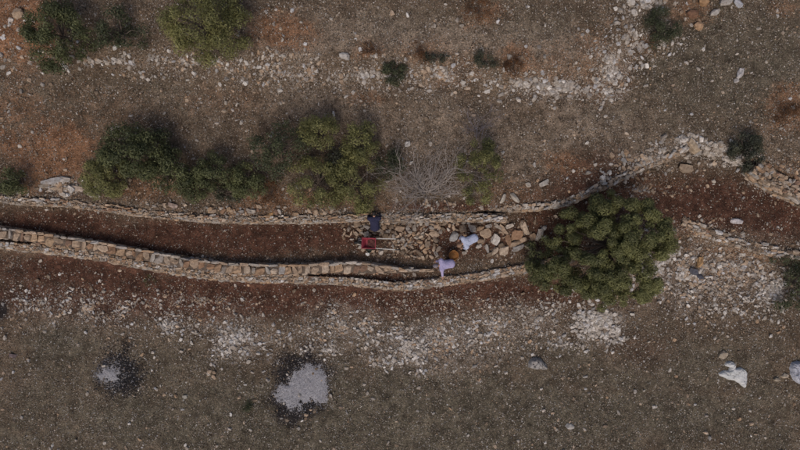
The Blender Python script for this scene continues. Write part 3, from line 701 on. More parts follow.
def plant(kind, px, py, rx, ry, h, leaf, label, cat, n_cl, cr, per, size, aspect=.5, tint=.5, hollow=.0, lobes=None, base=None, group=None, trunk=.05, flat=1.0, part='crown', up=.5, edge=.25):
    """one tree or shrub whose crown shows at px, py with half-widths rx, ry (photo px) and height h (m)"""
    mid = h * .62
    c = at(px, py, mid); k = (CAM_H - c.z - mid) / CAM_H / PXM; ax, ay = rx * k, ry * k
    b = at(*base) if base else c
    root = empty(kind, (b.x, b.y, b.z), label, cat, group)
    off = Vector((c.x - b.x, c.y - b.y, c.z - b.z))
    ph = random.uniform(0, 99)
    cl = []; tr = 0
    while len(cl) < n_cl and tr < n_cl * 40:
        tr += 1
        a = random.uniform(0, 6.283); rr = math.sqrt(random.random())
        lim = 1 + edge * 2 * (float(fbm(math.cos(a) * 1.6 + ph, math.sin(a) * 1.6, 3)) - .5)
        rr *= lim
        if rr < hollow: continue
        dome = math.sqrt(max(0, 1 - min(1, (rr / lim) ** 2)))
        zz = h * (.30 + .62 * dome * flat) * random.uniform(.72, 1.03) if random.random() < .75 else h * random.uniform(.18, .5)
        cx, cy = math.cos(a) * rr * ax * 1.02, math.sin(a) * rr * ay * 1.02
        r_ = cr * random.uniform(.7, 1.25)
        cl.append((off.x + cx, off.y + cy, off.z + zz, r_, tint + random.gauss(0, .14)))
    V, F, T = leaves(cl, per, size, aspect, up)
    fo = link(part, np_mesh(part, V, F, LEAF[leaf], floats={'tint': T}), root)
    if part == 'blades': tag(fo, kind='stuff')
    fork = Vector((off.x * .4, off.y * .4, off.z * .4 + h * .28))
    paths = [(wob((0, 0, -.15), fork, 4, .03), [trunk * 1.25, trunk, trunk * .95, trunk * .9, trunk * .8])]
    for j in range(min(len(cl), 26)):
        e = cl[j][:3]; paths.append((wob(fork, e, 4, .05), [trunk * .55, trunk * .42, trunk * .3, trunk * .2, trunk * .1]))
    tv, tf = tubes(paths); link('trunk', np_mesh('trunk', tv, tf, BARK), root)
    return root

# the big tree right of the workers
def big_tree():
    h = 3.4; label = 'large rounded evergreen tree with tufted yellow-green crown beside the path'
    c = at(614, 250, 2.2); b = at(606, 246)
    root = empty('evergreen_tree', (b.x, b.y, b.z), label, 'tree')
    k = (CAM_H - 2.2) / CAM_H / PXM
    lob = [(622, 229, 40, 36, 1.0), (645, 235, 30, 32, .95), (598, 258, 42, 38, .9), (630, 270, 38, 34, .85), (575, 226, 20, 18, .55), (562, 266, 26, 24, .55), (652, 285, 18, 18, .55), (618, 298, 22, 16, .5), (602, 214, 22, 16, .7), (675, 245, 9, 9, .4), (585, 290, 22, 12, .45)]
    cl = []
    for lx, ly, rx, ry, hh in lob:
        m = int(7 + rx * ry / 38)
        for _ in range(m):
            a = random.uniform(0, 6.283); rr = math.sqrt(random.random()) * 1.02
            X = ((lx + math.cos(a) * rr * rx) - 400) * k - b.x; Y = (225 - (ly + math.sin(a) * rr * ry)) * k - b.y
            z = h * hh * (.5 + .5 * math.sqrt(max(0, 1 - rr * rr * .95))) * random.uniform(.8, 1.02)
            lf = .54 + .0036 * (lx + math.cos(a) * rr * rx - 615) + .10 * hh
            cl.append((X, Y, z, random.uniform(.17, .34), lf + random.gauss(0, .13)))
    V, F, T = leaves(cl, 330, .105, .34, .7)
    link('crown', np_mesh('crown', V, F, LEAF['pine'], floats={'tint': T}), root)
    fork = Vector((.1, .05, 1.0))
    paths = [(wob((0, 0, -.2), fork, 5, .03), [.2, .16, .15, .14, .13, .12])]
    for j in range(0, len(cl), 5):
        paths.append((wob(fork, cl[j][:3], 5, .08), [.07, .055, .04, .03, .02, .008]))
    tv, tf = tubes(paths, 6); link('trunk', np_mesh('trunk', tv, tf, BARK), root)
big_tree()
G = 'green shrubs on the terraces'
plant('shrub', 53, 31, 31, 31, 2.0, 'mid', 'dense dark green round shrub in the upper left corner', 'shrub', 60, .30, 190, .085, .5, .32, group=G)
plant('shrub', 115, 28, 25, 23, 1.5, 'dark', 'sparse dull shrub between two bigger ones at upper left', 'shrub', 26, .28, 110, .085, .5, .5, group=G)
plant('olive_tree', 200, 22, 44, 34, 2.8, 'yellow', 'broad yellow-green tree crown cut by the top edge', 'tree', 80, .34, 210, .09, .4, .55, trunk=.11)
plant('shrub', 665, 27, 16, 19, 1.2, 'dark', 'compact dark shrub in pale scree at upper right', 'shrub', 26, .26, 190, .07, .35, .55, group=G)
plant('shrub', 393, 73, 12, 12, .8, 'dark', 'small round dark green shrub on the collapsed top terrace', 'shrub', 16, .2, 170, .06, .5, .4, group=G)
plant('shrub', 484, 61, 11, 10, .6, 'dull', 'faded grey-green low shrub on the top terrace', 'shrub', 12, .2, 110, .06, .5, .5, group=G)
plant('shrub', 436, 57, 11, 5, .4, 'dull', 'flat dark scrub left of the faded grey-green shrub', 'shrub', 10, .16, 90, .06, .5, .2, group=G)
plant('shrub', 131, 150, 38, 24, 2.2, 'mid', 'largest dark shrub of the left thicket', 'shrub', 62, .32, 180, .09, .5, .28, group=G)
plant('shrub', 164, 170, 28, 20, 1.7, 'mid', 'rounded shrub in the left thicket, touching its largest one', 'shrub', 36, .3, 180, .085, .5, .38, group=G)
plant('shrub', 101, 177, 20, 20, 1.4, 'yellow', 'bright spiky round shrub at the left end of the thicket', 'shrub', 34, .24, 190, .14, .2, .48, group=G, up=.9)
plant('shrub', 190, 186, 18, 14, 1.1, 'mid', 'low shrub just above the wall, right end of the left thicket', 'shrub', 20, .25, 170, .08, .5, .5, group=G)
plant('shrub', 212, 172, 18, 17, 1.5, 'mid', 'dark upright shrub right of the left thicket', 'shrub', 24, .27, 170, .085, .5, .34, group=G)
plant('shrub', 278, 148, 27, 30, 2.3, 'dark', 'loose dark shrub showing the soil through its branches', 'shrub', 38, .28, 120, .085, .5, .55, group=G)
plant('shrub', 246, 182, 19, 16, 1.2, 'mid', 'light green low shrub left of the rusty patch by the wall', 'shrub', 24, .25, 160, .085, .5, .62, group=G)
plant('shrub', 318, 133, 18, 16, 2.2, 'yellow', 'bright shrub, upper left of the middle group of four', 'shrub', 24, .28, 190, .08, .45, .52, group=G)
plant('shrub', 357, 139, 19, 18, 2.2, 'yellow', 'bright shrub, upper right of the middle group of four', 'shrub', 26, .28, 190, .08, .45, .50, group=G)
plant('shrub', 316, 183, 27, 24, 1.7, 'yellow', 'wide shrub, lower left of the middle group of four', 'shrub', 40, .28, 170, .08, .45, .40, group=G)
plant('shrub', 357, 184, 23, 29, 1.9, 'yellow', 'tall bright shrub above the worker in navy', 'shrub', 42, .28, 180, .08, .45, .52, group=G)
plant('shrub', 391, 164, 14, 13, 1.2, 'dark', 'dark shrub between the bright shrubs and the bare bush', 'shrub', 14, .26, 120, .085, .5, .4, group=G)
plant('shrub', 480, 168, 20, 33, 2.0, 'yellow', 'narrow yellow-green shrub right of the bare bush', 'shrub', 44, .26, 170, .08, .45, .45, group=G)
plant('shrub', 8, 182, 14, 14, 1.2, 'mid', 'green shrub cut by the left edge above the wall', 'shrub', 18, .26, 170, .08, .5, .5, group=G)
plant('shrub', 752, 150, 14, 20, 1.2, 'dull', 'dull dark green shrub right of the collapsed wall', 'shrub', 24, .25, 150, .08, .5, .3, group=G)
plant('shrub', 797, 281, 22, 27, 1.3, 'dark', 'dark shrub cut by the right edge below the broken wall', 'shrub', 30, .26, 140, .085, .5, .7, group=G)
plant('shrub', 541, 254, 13, 15, .9, 'mid', 'small pale green shrub at the left foot of the big tree', 'shrub', 16, .24, 120, .08, .5, .75, group=G)
plant('shrub', 338, 164, 15, 20, 1.1, 'dull', 'dull shaded shrub in the midst of the middle group of four', 'shrub', 20, .26, 120, .085, .5, .5, group=G)
plant('shrub', 228, 192, 15, 9, .7, 'dull', 'low dull shrub above the wall, left of the light green one', 'shrub', 12, .2, 110, .075, .5, .6, group=G)
plant('grass_tuft', 148, 281, 6, 5, .18, 'mid', 'small green tuft on dark soil below the left wall', 'plant', 7, .1, 50, .05, .3, .6, part='blades', trunk=.01)
plant('grass_tuft', 247, 406, 7, 5, .2, 'dark', 'dark green tuft left of the larger ash patch', 'plant', 12, .17, 60, .06, .3, .5, part='blades', trunk=.01)
GD = 'dead rusty bushes'
plant('dead_bush', 480, 10, 16, 12, .6, 'rust', 'rusty dead bush near the middle of the top edge', 'bush', 16, .2, 60, .09, .2, .5, group=GD, part='dead_leaves', trunk=.02)
plant('dead_bush', 515, 64, 9, 10, .6, 'rust', 'rusty brown bush on the collapsed top terrace', 'bush', 12, .18, 70, .08, .25, .3, group=GD, part='dead_leaves', trunk=.02)
plant('dead_bush', 418, 50, 9, 13, .5, 'rust', 'rusty bush above and right of the small round shrub', 'bush', 10, .18, 50, .09, .2, .3, group=GD, part='dead_leaves', trunk=.02)
plant('dead_bush', 790, 112, 14, 11, .5, 'rust', 'rusty brown brush at the right edge', 'bush', 16, .2, 60, .09, .2, .35, group=GD, part='dead_leaves', trunk=.02)
plant('dead_bush', 372, 48, 10, 6, .4, 'rust', 'reddish low brush above the small round shrub', 'bush', 9, .16, 50, .08, .25, .25, group=GD, part='dead_leaves', trunk=.02)
plant('dead_bush', 270, 192, 14, 11, .7, 'rust', 'reddish brush between green shrubs above the long wall', 'bush', 16, .2, 70, .09, .2, .3, group=GD, part='dead_leaves', trunk=.02)
plant('dead_bush', 333, 199, 9, 8, .6, 'rust', 'small reddish brush at the foot of the middle shrubs', 'bush', 9, .18, 60, .08, .2, .4, group=GD, part='dead_leaves', trunk=.02)

# bare bush and dead branch
def grow(p, d, L, r, depth, paths, spread=.55):
    k = 4; pts = [p.copy()]; q = p.copy(); dd = d.normalized()
    for i in range(k):
        dd = (dd + Vector((random.gauss(0, .16), random.gauss(0, .16), random.gauss(.02, .1)))).normalized()
        q = q + dd * (L / k); pts.append(q.copy())
    paths.append((pts, [r * (1 - .5 * i / k) for i in range(k + 1)]))
    if depth == 0: return
    for _ in range(random.choice((2, 3, 3))):
        j = random.randint(2, k)
        nd = (dd + Vector((random.gauss(0, spread), random.gauss(0, spread), random.gauss(0, spread * .5)))).normalized()
        grow(pts[j], nd, L * random.uniform(.5, .8), r * .55, depth - 1, paths, spread)
def bare_bush():
    b = at(425, 193); root = empty('bare_bush', b, 'leafless bush of pale grey twigs behind the long upper wall', 'bush')
    for s in range(46):
        a = R(random.gauss(90, 80)); e = random.uniform(.15, 1.3)
        paths = []
        grow(Vector((random.gauss(0, .15), random.gauss(0, .08), -.08)), Vector((math.cos(a), math.sin(a) * 1.1, e)), random.uniform(.85, 1.6), .019, 3, paths, .6)
        v, f = tubes(paths, 4); link('branch', np_mesh('branch', v, f, TWIG), root)
bare_bush()
def dead_branch():
    b = at(478, 140); root = empty('dead_tree', b, 'thin greyish dead tree above the narrow yellow-green shrub', 'tree')
    m = simple_mat('purple_grey_twigs', (.17, .145, .155), .9, .2, 12)
    for s in range(7):
        paths = []; a = R(random.uniform(60, 150))
        grow(Vector((random.gauss(0, .05), random.gauss(0, .05), -.1)), Vector((math.cos(a), math.sin(a), .8)), random.uniform(.6, .95), .02, 3, paths, .35)
        v, f = tubes(paths, 4); link('branch', np_mesh('branch', v, f, m), root)
dead_branch()

# ------------------------------------------------------------------ rock outcrops and ash
def mound(name, pts, mat, profile, step, pad, rough, seed, clip, drop=None):
    """low body with a traced, roughened outline, standing on the ground: height comes from the distance to the outline"""
    W = [at(px, py) for px, py in pts]; poly = [(v.x, v.y) for v in W]
    c = np.mean(poly, 0); ext = max(np.ptp([p[0] for p in poly]), np.ptp([p[1] for p in poly])) / 2 + pad
    c = np.array([(max(p[0] for p in poly) + min(p[0] for p in poly)) / 2, (max(p[1] for p in poly) + min(p[1] for p in poly)) / 2])
    s = np.arange(-ext, ext + .01, step); X, Y = np.meshgrid(s, s); X = X.ravel(); Y = Y.ravel()
    P = np.array(poly); pt = np.stack([X + c[0], Y + c[1]], 1); d = np.full(len(pt), 1e9)
    for a, b in zip(P, np.roll(P, -1, 0)):
        tt = np.clip(((pt - a) @ (b - a)) / ((b - a) @ (b - a)), 0, 1); d = np.minimum(d, np.linalg.norm(pt - (a + tt[:, None] * (b - a)), axis=1))
    ins = np.array([in_poly(p[0], p[1], poly) for p in pt]); sd = np.where(ins, d, -d) + rough * (fbm(pt[:, 0] * 3.5, pt[:, 1] * 3.5, 5, seed) - .5)
    zc = hz(*c); z = height(pt[:, 0], pt[:, 1]) - zc + profile(sd, pt)
    n = len(s); i = (np.arange(n - 1)[:, None] * n + np.arange(n - 1)[None]).ravel(); F = np.stack([i, i + 1, i + n + 1, i + n], 1)
    F = F[sd[F].max(1) > clip]; u = np.unique(F); mp = -np.ones(n * n, int); mp[u] = np.arange(len(u))
    me = np_mesh(name, np.stack([X, Y, z], 1)[u], mp[F], mat, smooth=True)
    return link(name, me, None, (c[0], c[1], zc)), (c, poly)
def outcrop(name, pts, h, mat, label, cat, hole=None):
    def prof(sd, pt):
        q = np.clip(sd / .16, -1, 1); z = np.where(q > 0, h * np.sqrt(np.clip(q * (2 - q), 0, 1)), -.25 * -q)
        rid = np.abs(fbm(pt[:, 0] * 4.2, pt[:, 1] * 4.2, 4, h * 50) - .5)
        z = z + np.where(q > 0, h * (.9 * (fbm(pt[:, 0] * 2.5, pt[:, 1] * 2.5, 4, h * 31) - .5) - .45 * sstep(.035, 0, rid)), 0)
        if hole: z = np.where((pt[:, 0] - hole[0]) ** 2 + (pt[:, 1] - hole[1]) ** 2 < hole[2] ** 2, -.05, z)
        return z
    o, _ = mound(name, pts, mat, prof, .022, .15, .10, h * 10, -.1)
    return tag(o, label, cat)
def rock_mat(name, a, b):
    t = NT(name); n = t.noise(3, 6, .65); m = t.noise(18, 5, .7); v = t.noise(60, 3)
    c = t.mix(t.ramp(n, .3, .7), c4(*a), c4(*b)); c = t.mix(t.ramp(m, .55, .75, 0, .5), c, c4(.2, .18, .16)); c = t.mix(t.ramp(v, .6, .75, 0, .3), c, c4(.15, .12, .1))
    t.bump(t.math('ADD', n, m), .7, .04); return t.color(c)
PALE_ROCK = rock_mat('pale_limestone', (.50, .50, .49), (.60, .59, .58))
BLUE_ROCK = rock_mat('bluish_limestone', (.40, .40, .45), (.52, .52, .57))
GREY_ROCK = rock_mat('grey_limestone', (.30, .275, .26), (.38, .35, .33))
outcrop('rock_outcrop', [(717.5, 373), (723, 370.5), (728, 370.5), (729.5, 367), (725, 365), (725.5, 362.5), (730.5, 360.5), (734, 362), (735.5, 366), (735, 368), (740, 367), (744, 369), (747, 373), (747, 380), (746, 386), (744.5, 388), (742, 387), (739, 383), (735, 380.5), (726, 378.5), (719, 376)], .16, PALE_ROCK, 'bright white angular rock outcrop in the lower right field', 'rock')
outcrop('rock_outcrop', [(792, 362), (797, 361), (803, 362), (808, 366), (810, 373), (806, 381), (799, 384), (793, 380), (790, 374), (790, 367)], .3, BLUE_ROCK, 'bluish white rock with a dark hollow, cut by the right edge', 'rock', (at(801, 372).x, at(801, 372).y, .13))
outcrop('rock_outcrop', [(528, 363), (531, 358.5), (536, 357), (541, 359), (545, 363), (548, 368), (545, 370), (538, 368.5), (532, 368), (528, 367)], .28, GREY_ROCK, 'smooth grey humped boulder in the lower middle field', 'rock')
for px, py, l, wd, h, c, an, lab in [
        (53, 182, 20, 6, .2, (.36, .34, .33), 12, 'long grey ledge stone, uppermost at the left end of the upper wall'),
        (66, 179, 11, 5, .18, (.42, .38, .34), -15, 'short pale stone right of the long grey ledge stone'),
        (60, 188, 18, 5, .16, (.36, .28, .21), 0, 'tan slab just below the long grey ledge stone'),
        (78, 189, 16, 5, .16, (.40, .32, .26), -10, 'pinkish tan slab left of the spiky round shrub'),
        (93, 194, 14, 5, .16, (.42, .37, .32), -14, 'pale slab below the spiky round shrub'),
        (45, 186, 9, 5, .15, (.30, .25, .2), 20, 'brownish stone at the left tip of the ledge')]:
    loose(px, py, P2M(l), P2M(wd), h, c, lab, rz=R(an), sink=.3, tilt=.1, name='ledge_stone')

t = NT('wood_ash'); n = t.noise(4, 6, .7); m = t.noise(26, 5, .75); v = t.noise(70, 3, .7)
c = t.mix(t.ramp(n, .3, .7), c4(.33, .315, .335), c4(.43, .415, .44)); c = t.mix(t.ramp(m, .42, .62, 0, .8), c, c4(.10, .09, .09)); c = t.mix(t.ramp(v, .5, .7, 0, .6), c, c4(.44, .43, .44))
t.color(c); t.bump(t.math('ADD', m, v), .8, .03); ASH = t.m
def ash(pts, label, seed):
    prof = lambda sd, pt: .05 * np.clip(sd / .3, -1, 1) + .06 * (fbm(pt[:, 0] * 10, pt[:, 1] * 10, 4, seed + 3) - .5) + .002
    o, (c, poly) = mound('ash_patch', pts, ASH, prof, .03, .3, .55, seed, -.2)
    # flakes of ash blown over the rim
    P = np.array(poly); n = 1500; i = rng.integers(0, len(P), n); f = rng.random((n, 1)); q = P[i] * f + np.roll(P, -1, 0)[i] * (1 - f) + rng.normal(0, .13, (n, 2))
    FLAKES.append(q); return tag(o, label, 'ash')
FLAKES = []
ash([(275, 394), (280, 386), (286, 383), (292, 376), (298, 371), (304, 366), (312, 364), (320, 367), (326, 372), (327, 385), (326, 398), (320, 405), (312, 402), (303, 404), (300, 410), (292, 412), (288, 404), (280, 401)], 'large pale ash patch with a charred black rim in the lower field', 5.)
ash([(95, 375), (101, 370), (106, 363), (110, 366), (116, 362), (119, 365), (120, 374), (120, 381), (114, 385), (107, 381), (99, 379)], 'smaller pale ash patch on charred ground at lower left', 8.)
q = np.concatenate(FLAKES); cols = np.array([[.36, .35, .37]]) * rng.uniform(.45, 1.1, (len(q), 1))
tag(link('ash_flakes', chips('ash_flakes', q[:, 0], q[:, 1], height(q[:, 0], q[:, 1]), .02 + .05 * rng.random(len(q)) ** 2, cols, STONE_COL)), 'pale ash flakes round the rims of the ash patches', 'ash', kind='stuff')
# charcoal bits around the fires
t = NT('charcoal'); t.color(t.attr('Col').outputs['Color']); CHM = t.m
n = 9000; p = np.concatenate([rng.normal(300, 17, n // 2), rng.normal(122, 15, n // 2)]); q = np.concatenate([rng.normal(388, 19, n // 2), rng.normal(373, 14, n // 2)])
keep = rng.random(n) < blobs(p, q, CHAR, .95, 4.); inside = ((((p - 303) / 24) ** 2 + ((q - 386) / 20) ** 2) < .8) | ((((p - 109) / 12) ** 2 + ((q - 374) / 10) ** 2) < .9)
keep &= ~inside | (rng.random(n) < .3); p, q = p[keep], q[keep]
X, Y, Z = at_np(p, q); cols = np.where(rng.random((len(p), 1)) < .08, [[.24, .23, .24]], [[.03, .027, .028]]) * rng.uniform(.6, 1.5, (len(p), 1))
tag(link('charcoal_bits', chips('charcoal_bits', X, Y, Z + .01, .03 + .06 * rng.random(len(p)) ** 2, cols, CHM)), 'black charcoal crumbs round the ash patches', 'charcoal', kind='stuff')

# ------------------------------------------------------------------ wheelbarrow and tubs
def box_mesh(name, x0, x1, y0, y1, z0, z1, mat, bev=.01):
    import bmesh
    bm = bmesh.new(); bmesh.ops.create_cube(bm, size=1)
    for v in bm.verts: v.co = Vector((x0 + (v.co.x + .5) * (x1 - x0), y0 + (v.co.y + .5) * (y1 - y0), z0 + (v.co.z + .5) * (z1 - z0)))
    bmesh.ops.bevel(bm, geom=bm.edges[:], offset=bev, segments=2, affect='EDGES')
    me = bpy.data.meshes.new(name); bm.to_mesh(me); bm.free(); me.materials.append(mat); return me
def lathe(name, prof, mat, seg=28):
    V, F = [], []; n = len(prof)
    for i in range(seg):
        a = 2 * math.pi * i / seg
        for r, z in prof: V.append((r * math.cos(a), r * math.sin(a), z))
    for i in range(seg):
        j = (i + 1) % seg
        for k in range(n - 1): F.append((i * n + k, j * n + k, j * n + k + 1, i * n + k + 1))
    me = bpy.data.meshes.new(name); me.from_pydata(V, [], F); me.materials.append(mat)
    me.polygons.foreach_set('use_smooth', [True] * len(F)); me.update(); return me
RED = simple_mat('scuffed_red_paint', (.30, .04, .06), .5, .3, 14, .4)
STEEL = simple_mat('worn_steel_tube', (.55, .52, .48), .45, .25, 20, .5)
RUBBER = simple_mat('black_rubber', (.03, .03, .03), .8, .3, 30)
def wheelbarrow():
    g = at(374, 243); root = empty('wheelbarrow', (g.x, g.y, g.z), 'red wheelbarrow standing among stones on the path', 'wheelbarrow', rz=R(-2))
    # tray: open tapered tub (hand-built shell)
    def ring(x0, x1, y, z): return [(x0, -y, z), (x1, -y, z), (x1, y, z), (x0, y, z)]
    V = ring(-.52, .10, .235, .58) + ring(-.36, .02, .15, .33) + ring(-.495, .08, .212, .58) + ring(-.345, .005, .135, .345)
    F = [(4, 5, 6, 7)[::-1], (12, 13, 14, 15)]
    for i in range(4):
        j = (i + 1) % 4
        F += [(i, j, j + 4, i + 4)[::-1], (i + 8, j + 8, j + 12, i + 12), (i, j, j + 8, i + 8)]
    me = bpy.data.meshes.new('tray'); me.from_pydata(V, [], F); me.materials.append(RED); me.update(); tr = link('tray', me, root)
    rim = tube_path([(-.52, -.235, .58), (.10, -.235, .58), (.10, .235, .58), (-.52, .235, .58), (-.52, -.235, .58)], [.014] * 5, 6)
    link('rim', np_mesh('rim', *rim, RED, smooth=True), tr)
    ex, ey = np.meshgrid(np.linspace(-.26, .085, 9), np.linspace(-.2, .2, 9)); ez = .50 + .05 * np.sin(ex * 23 + ey * 9) * np.cos(ey * 17) + .25 * ex
    ei = (np.arange(8)[:, None] * 9 + np.arange(8)[None]).ravel()
    link('earth_load', np_mesh('earth_load', np.stack([ex.ravel(), ey.ravel(), ez.ravel()], 1), np.stack([ei, ei + 1, ei + 10, ei + 9], 1), simple_mat('red_earth', (.12, .045, .04), .95, .5, 20)), tr)
    for s in (-1, 1):
        v, f = tube_path([(-.72, s * .06, .2), (-.35, s * .17, .30), (.25, s * .22, .46), (1.0, s * .24, .68), (1.16, s * .24, .69)], [.024] * 5, 6); h = link('handle', np_mesh('handle', v, f, STEEL, smooth=True), root)
        v, f = tube_path([(.98, s * .24, .677), (1.18, s * .24, .692)], [.026, .026], 8); link('grip', np_mesh('grip', v, f, RUBBER, smooth=True), h)
        v, f = tube_path([(-.02, s * .2, .36), (.12, s * .22, .0), (.3, s * .24, .43)], [.017] * 3, 6); link('leg', np_mesh('leg', v, f, STEEL), root)
    wv = lathe('tyre', [(.12, -.045), (.17, -.05), (.195, -.02), (.195, .02), (.17, .05), (.12, .045), (.12, -.045)], RUBBER)
    wh = link('wheel', lathe('wheel', [(.012, -.05), (.03, -.05), (.04, -.02), (.125, -.03), (.125, .03), (.04, .02), (.03, .05), (.012, .05)], STEEL), root, (-.70, 0, .195)); wh.rotation_euler = (R(90), 0, 0)
    link('tyre', wv, wh)
wheelbarrow()
def tub(px, py, rad, h, mat, label, fill):
    g = at(px, py); root = empty('tub', (g.x, g.y, g.z + .01), label, 'tub')
    link('shell', lathe('shell', [(0, 0), (rad * .72, 0), (rad * .78, .01), (rad * .97, h), (rad * 1.03, h + .012), (rad * .99, h + .02), (rad * .93, h), (rad * .74, .03), (0, .03)], mat), root)
    n = 18; prof = [(0, h * .86)] + [(rad * .9 * i / 5, h * (.86 - .1 * (i / 5) ** 2)) for i in range(1, 6)]
    link('contents', lathe('contents', prof[::-1], fill), root)
    for s in (-1, 1):
        v, f = tube_path([(-.07, s * rad * 1.0, h), (-.05, s * rad * 1.08, h + .07), (.05, s * rad * 1.08, h + .07), (.07, s * rad * 1.0, h)], [.012] * 4, 6); link('handle', np_mesh('handle', v, f, mat, smooth=True), root)
tub(453, 255, .215, .33, simple_mat('orange_plastic', (.42, .19, .06), .6, .25, 10, .4), 'round orange tub of earth beside the worker in lilac', simple_mat('tub_earth', (.33, .15, .05), .95, .5, 22))
tub(369.5, 249.5, .12, .2, simple_mat('dark_green_plastic', (.022, .05, .04), .5, .15, 10, .4), 'small dark green bucket below the wheelbarrow', simple_mat('bucket_earth', (.05, .055, .045), .95, .4, 22))

# ------------------------------------------------------------------ people
def capsule(p0, r0, p1, r1, seg=12, rg=5):
    p0, p1 = Vector(p0), Vector(p1); ax = p1 - p0
    if ax.length < 1e-5: ax = Vector((0, 0, 1e-4)); p1 = p0 + ax
    t_ = ax.normalized(); a = t_.orthogonal().normalized(); b = t_.cross(a); V, F = [], []
    rows = []
    for i in range(rg + 1): th = math.pi / 2 * (1 - i / rg); rows.append((p0 - t_ * r0 * math.sin(th), r0 * math.cos(th)))
    for i in range(rg + 1): th = math.pi / 2 * i / rg; rows.append((p1 + t_ * r1 * math.sin(th), r1 * math.cos(th)))
    for c_, r_ in rows:
        for k in range(seg):
            an = 2 * math.pi * k / seg; V.append(tuple(c_ + (a * math.cos(an) + b * math.sin(an)) * max(r_, 1e-4)))
    for i in range(len(rows) - 1):
        for k in range(seg): F.append((i * seg + k, i * seg + (k + 1) % seg, (i + 1) * seg + (k + 1) % seg, (i + 1) * seg + k))
    F.append(tuple(range(seg))[::-1]); F.append(tuple((len(rows) - 1) * seg + k for k in range(seg)))
    return V, F
def fuse(name, caps, voxel, mat, smooth=4, scale=None):
    V, F = [], []
    for c_ in caps:
        v, f = capsule(*c_[:4]); o = len(V)
        if len(c_) > 4:                                        # squash along an axis about the middle
            m_, M_ = (Vector(c_[0]) + Vector(c_[2])) / 2, c_[4]
            v = [tuple(m_ + M_ @ (Vector(q) - m_)) for q in v]
        V += v; F += [tuple(i + o for i in q) for q in f]
    me = bpy.data.meshes.new('tmp'); me.from_pydata(V, [], F); ob = bpy.data.objects.new('tmp', me); col.objects.link(ob)
    r = ob.modifiers.new('r', 'REMESH'); r.mode = 'VOXEL'; r.voxel_size = voxel; r.use_smooth_shade = True
    s = ob.modifiers.new('s', 'SMOOTH'); s.factor = .5; s.iterations = smooth
    dg = bpy.context.evaluated_depsgraph_get(); dg.update()
    out = bpy.data.meshes.new_from_object(ob.evaluated_get(dg)); out.name = name
    bpy.data.objects.remove(ob); bpy.data.meshes.remove(me)
    out.materials.clear(); out.materials.append(mat); return out
SKIN = simple_mat('skin', (.42, .24, .17), .55, .08, 10)
BOOT = simple_mat('brown_boots', (.07, .045, .03), .7, .2, 20)
EYE = simple_mat('eye', (.05, .04, .035), .3, .05, 10)
def cloth(name, c):
    t = NT(name); a = t.noise(5, 4, .6, None, 1.2); b = t.noise(22, 3)
    k = t.ramp(a, .3, .7, .92, 1.05); t.color(t.mix(1.0, c4(*c), t.mix(k, c4(0, 0, 0), c4(1, 1, 1)), 'MULTIPLY')); t.bump(t.math('ADD', a, t.math('MULTIPLY', b, .15)), 1.0, .05); return t.m
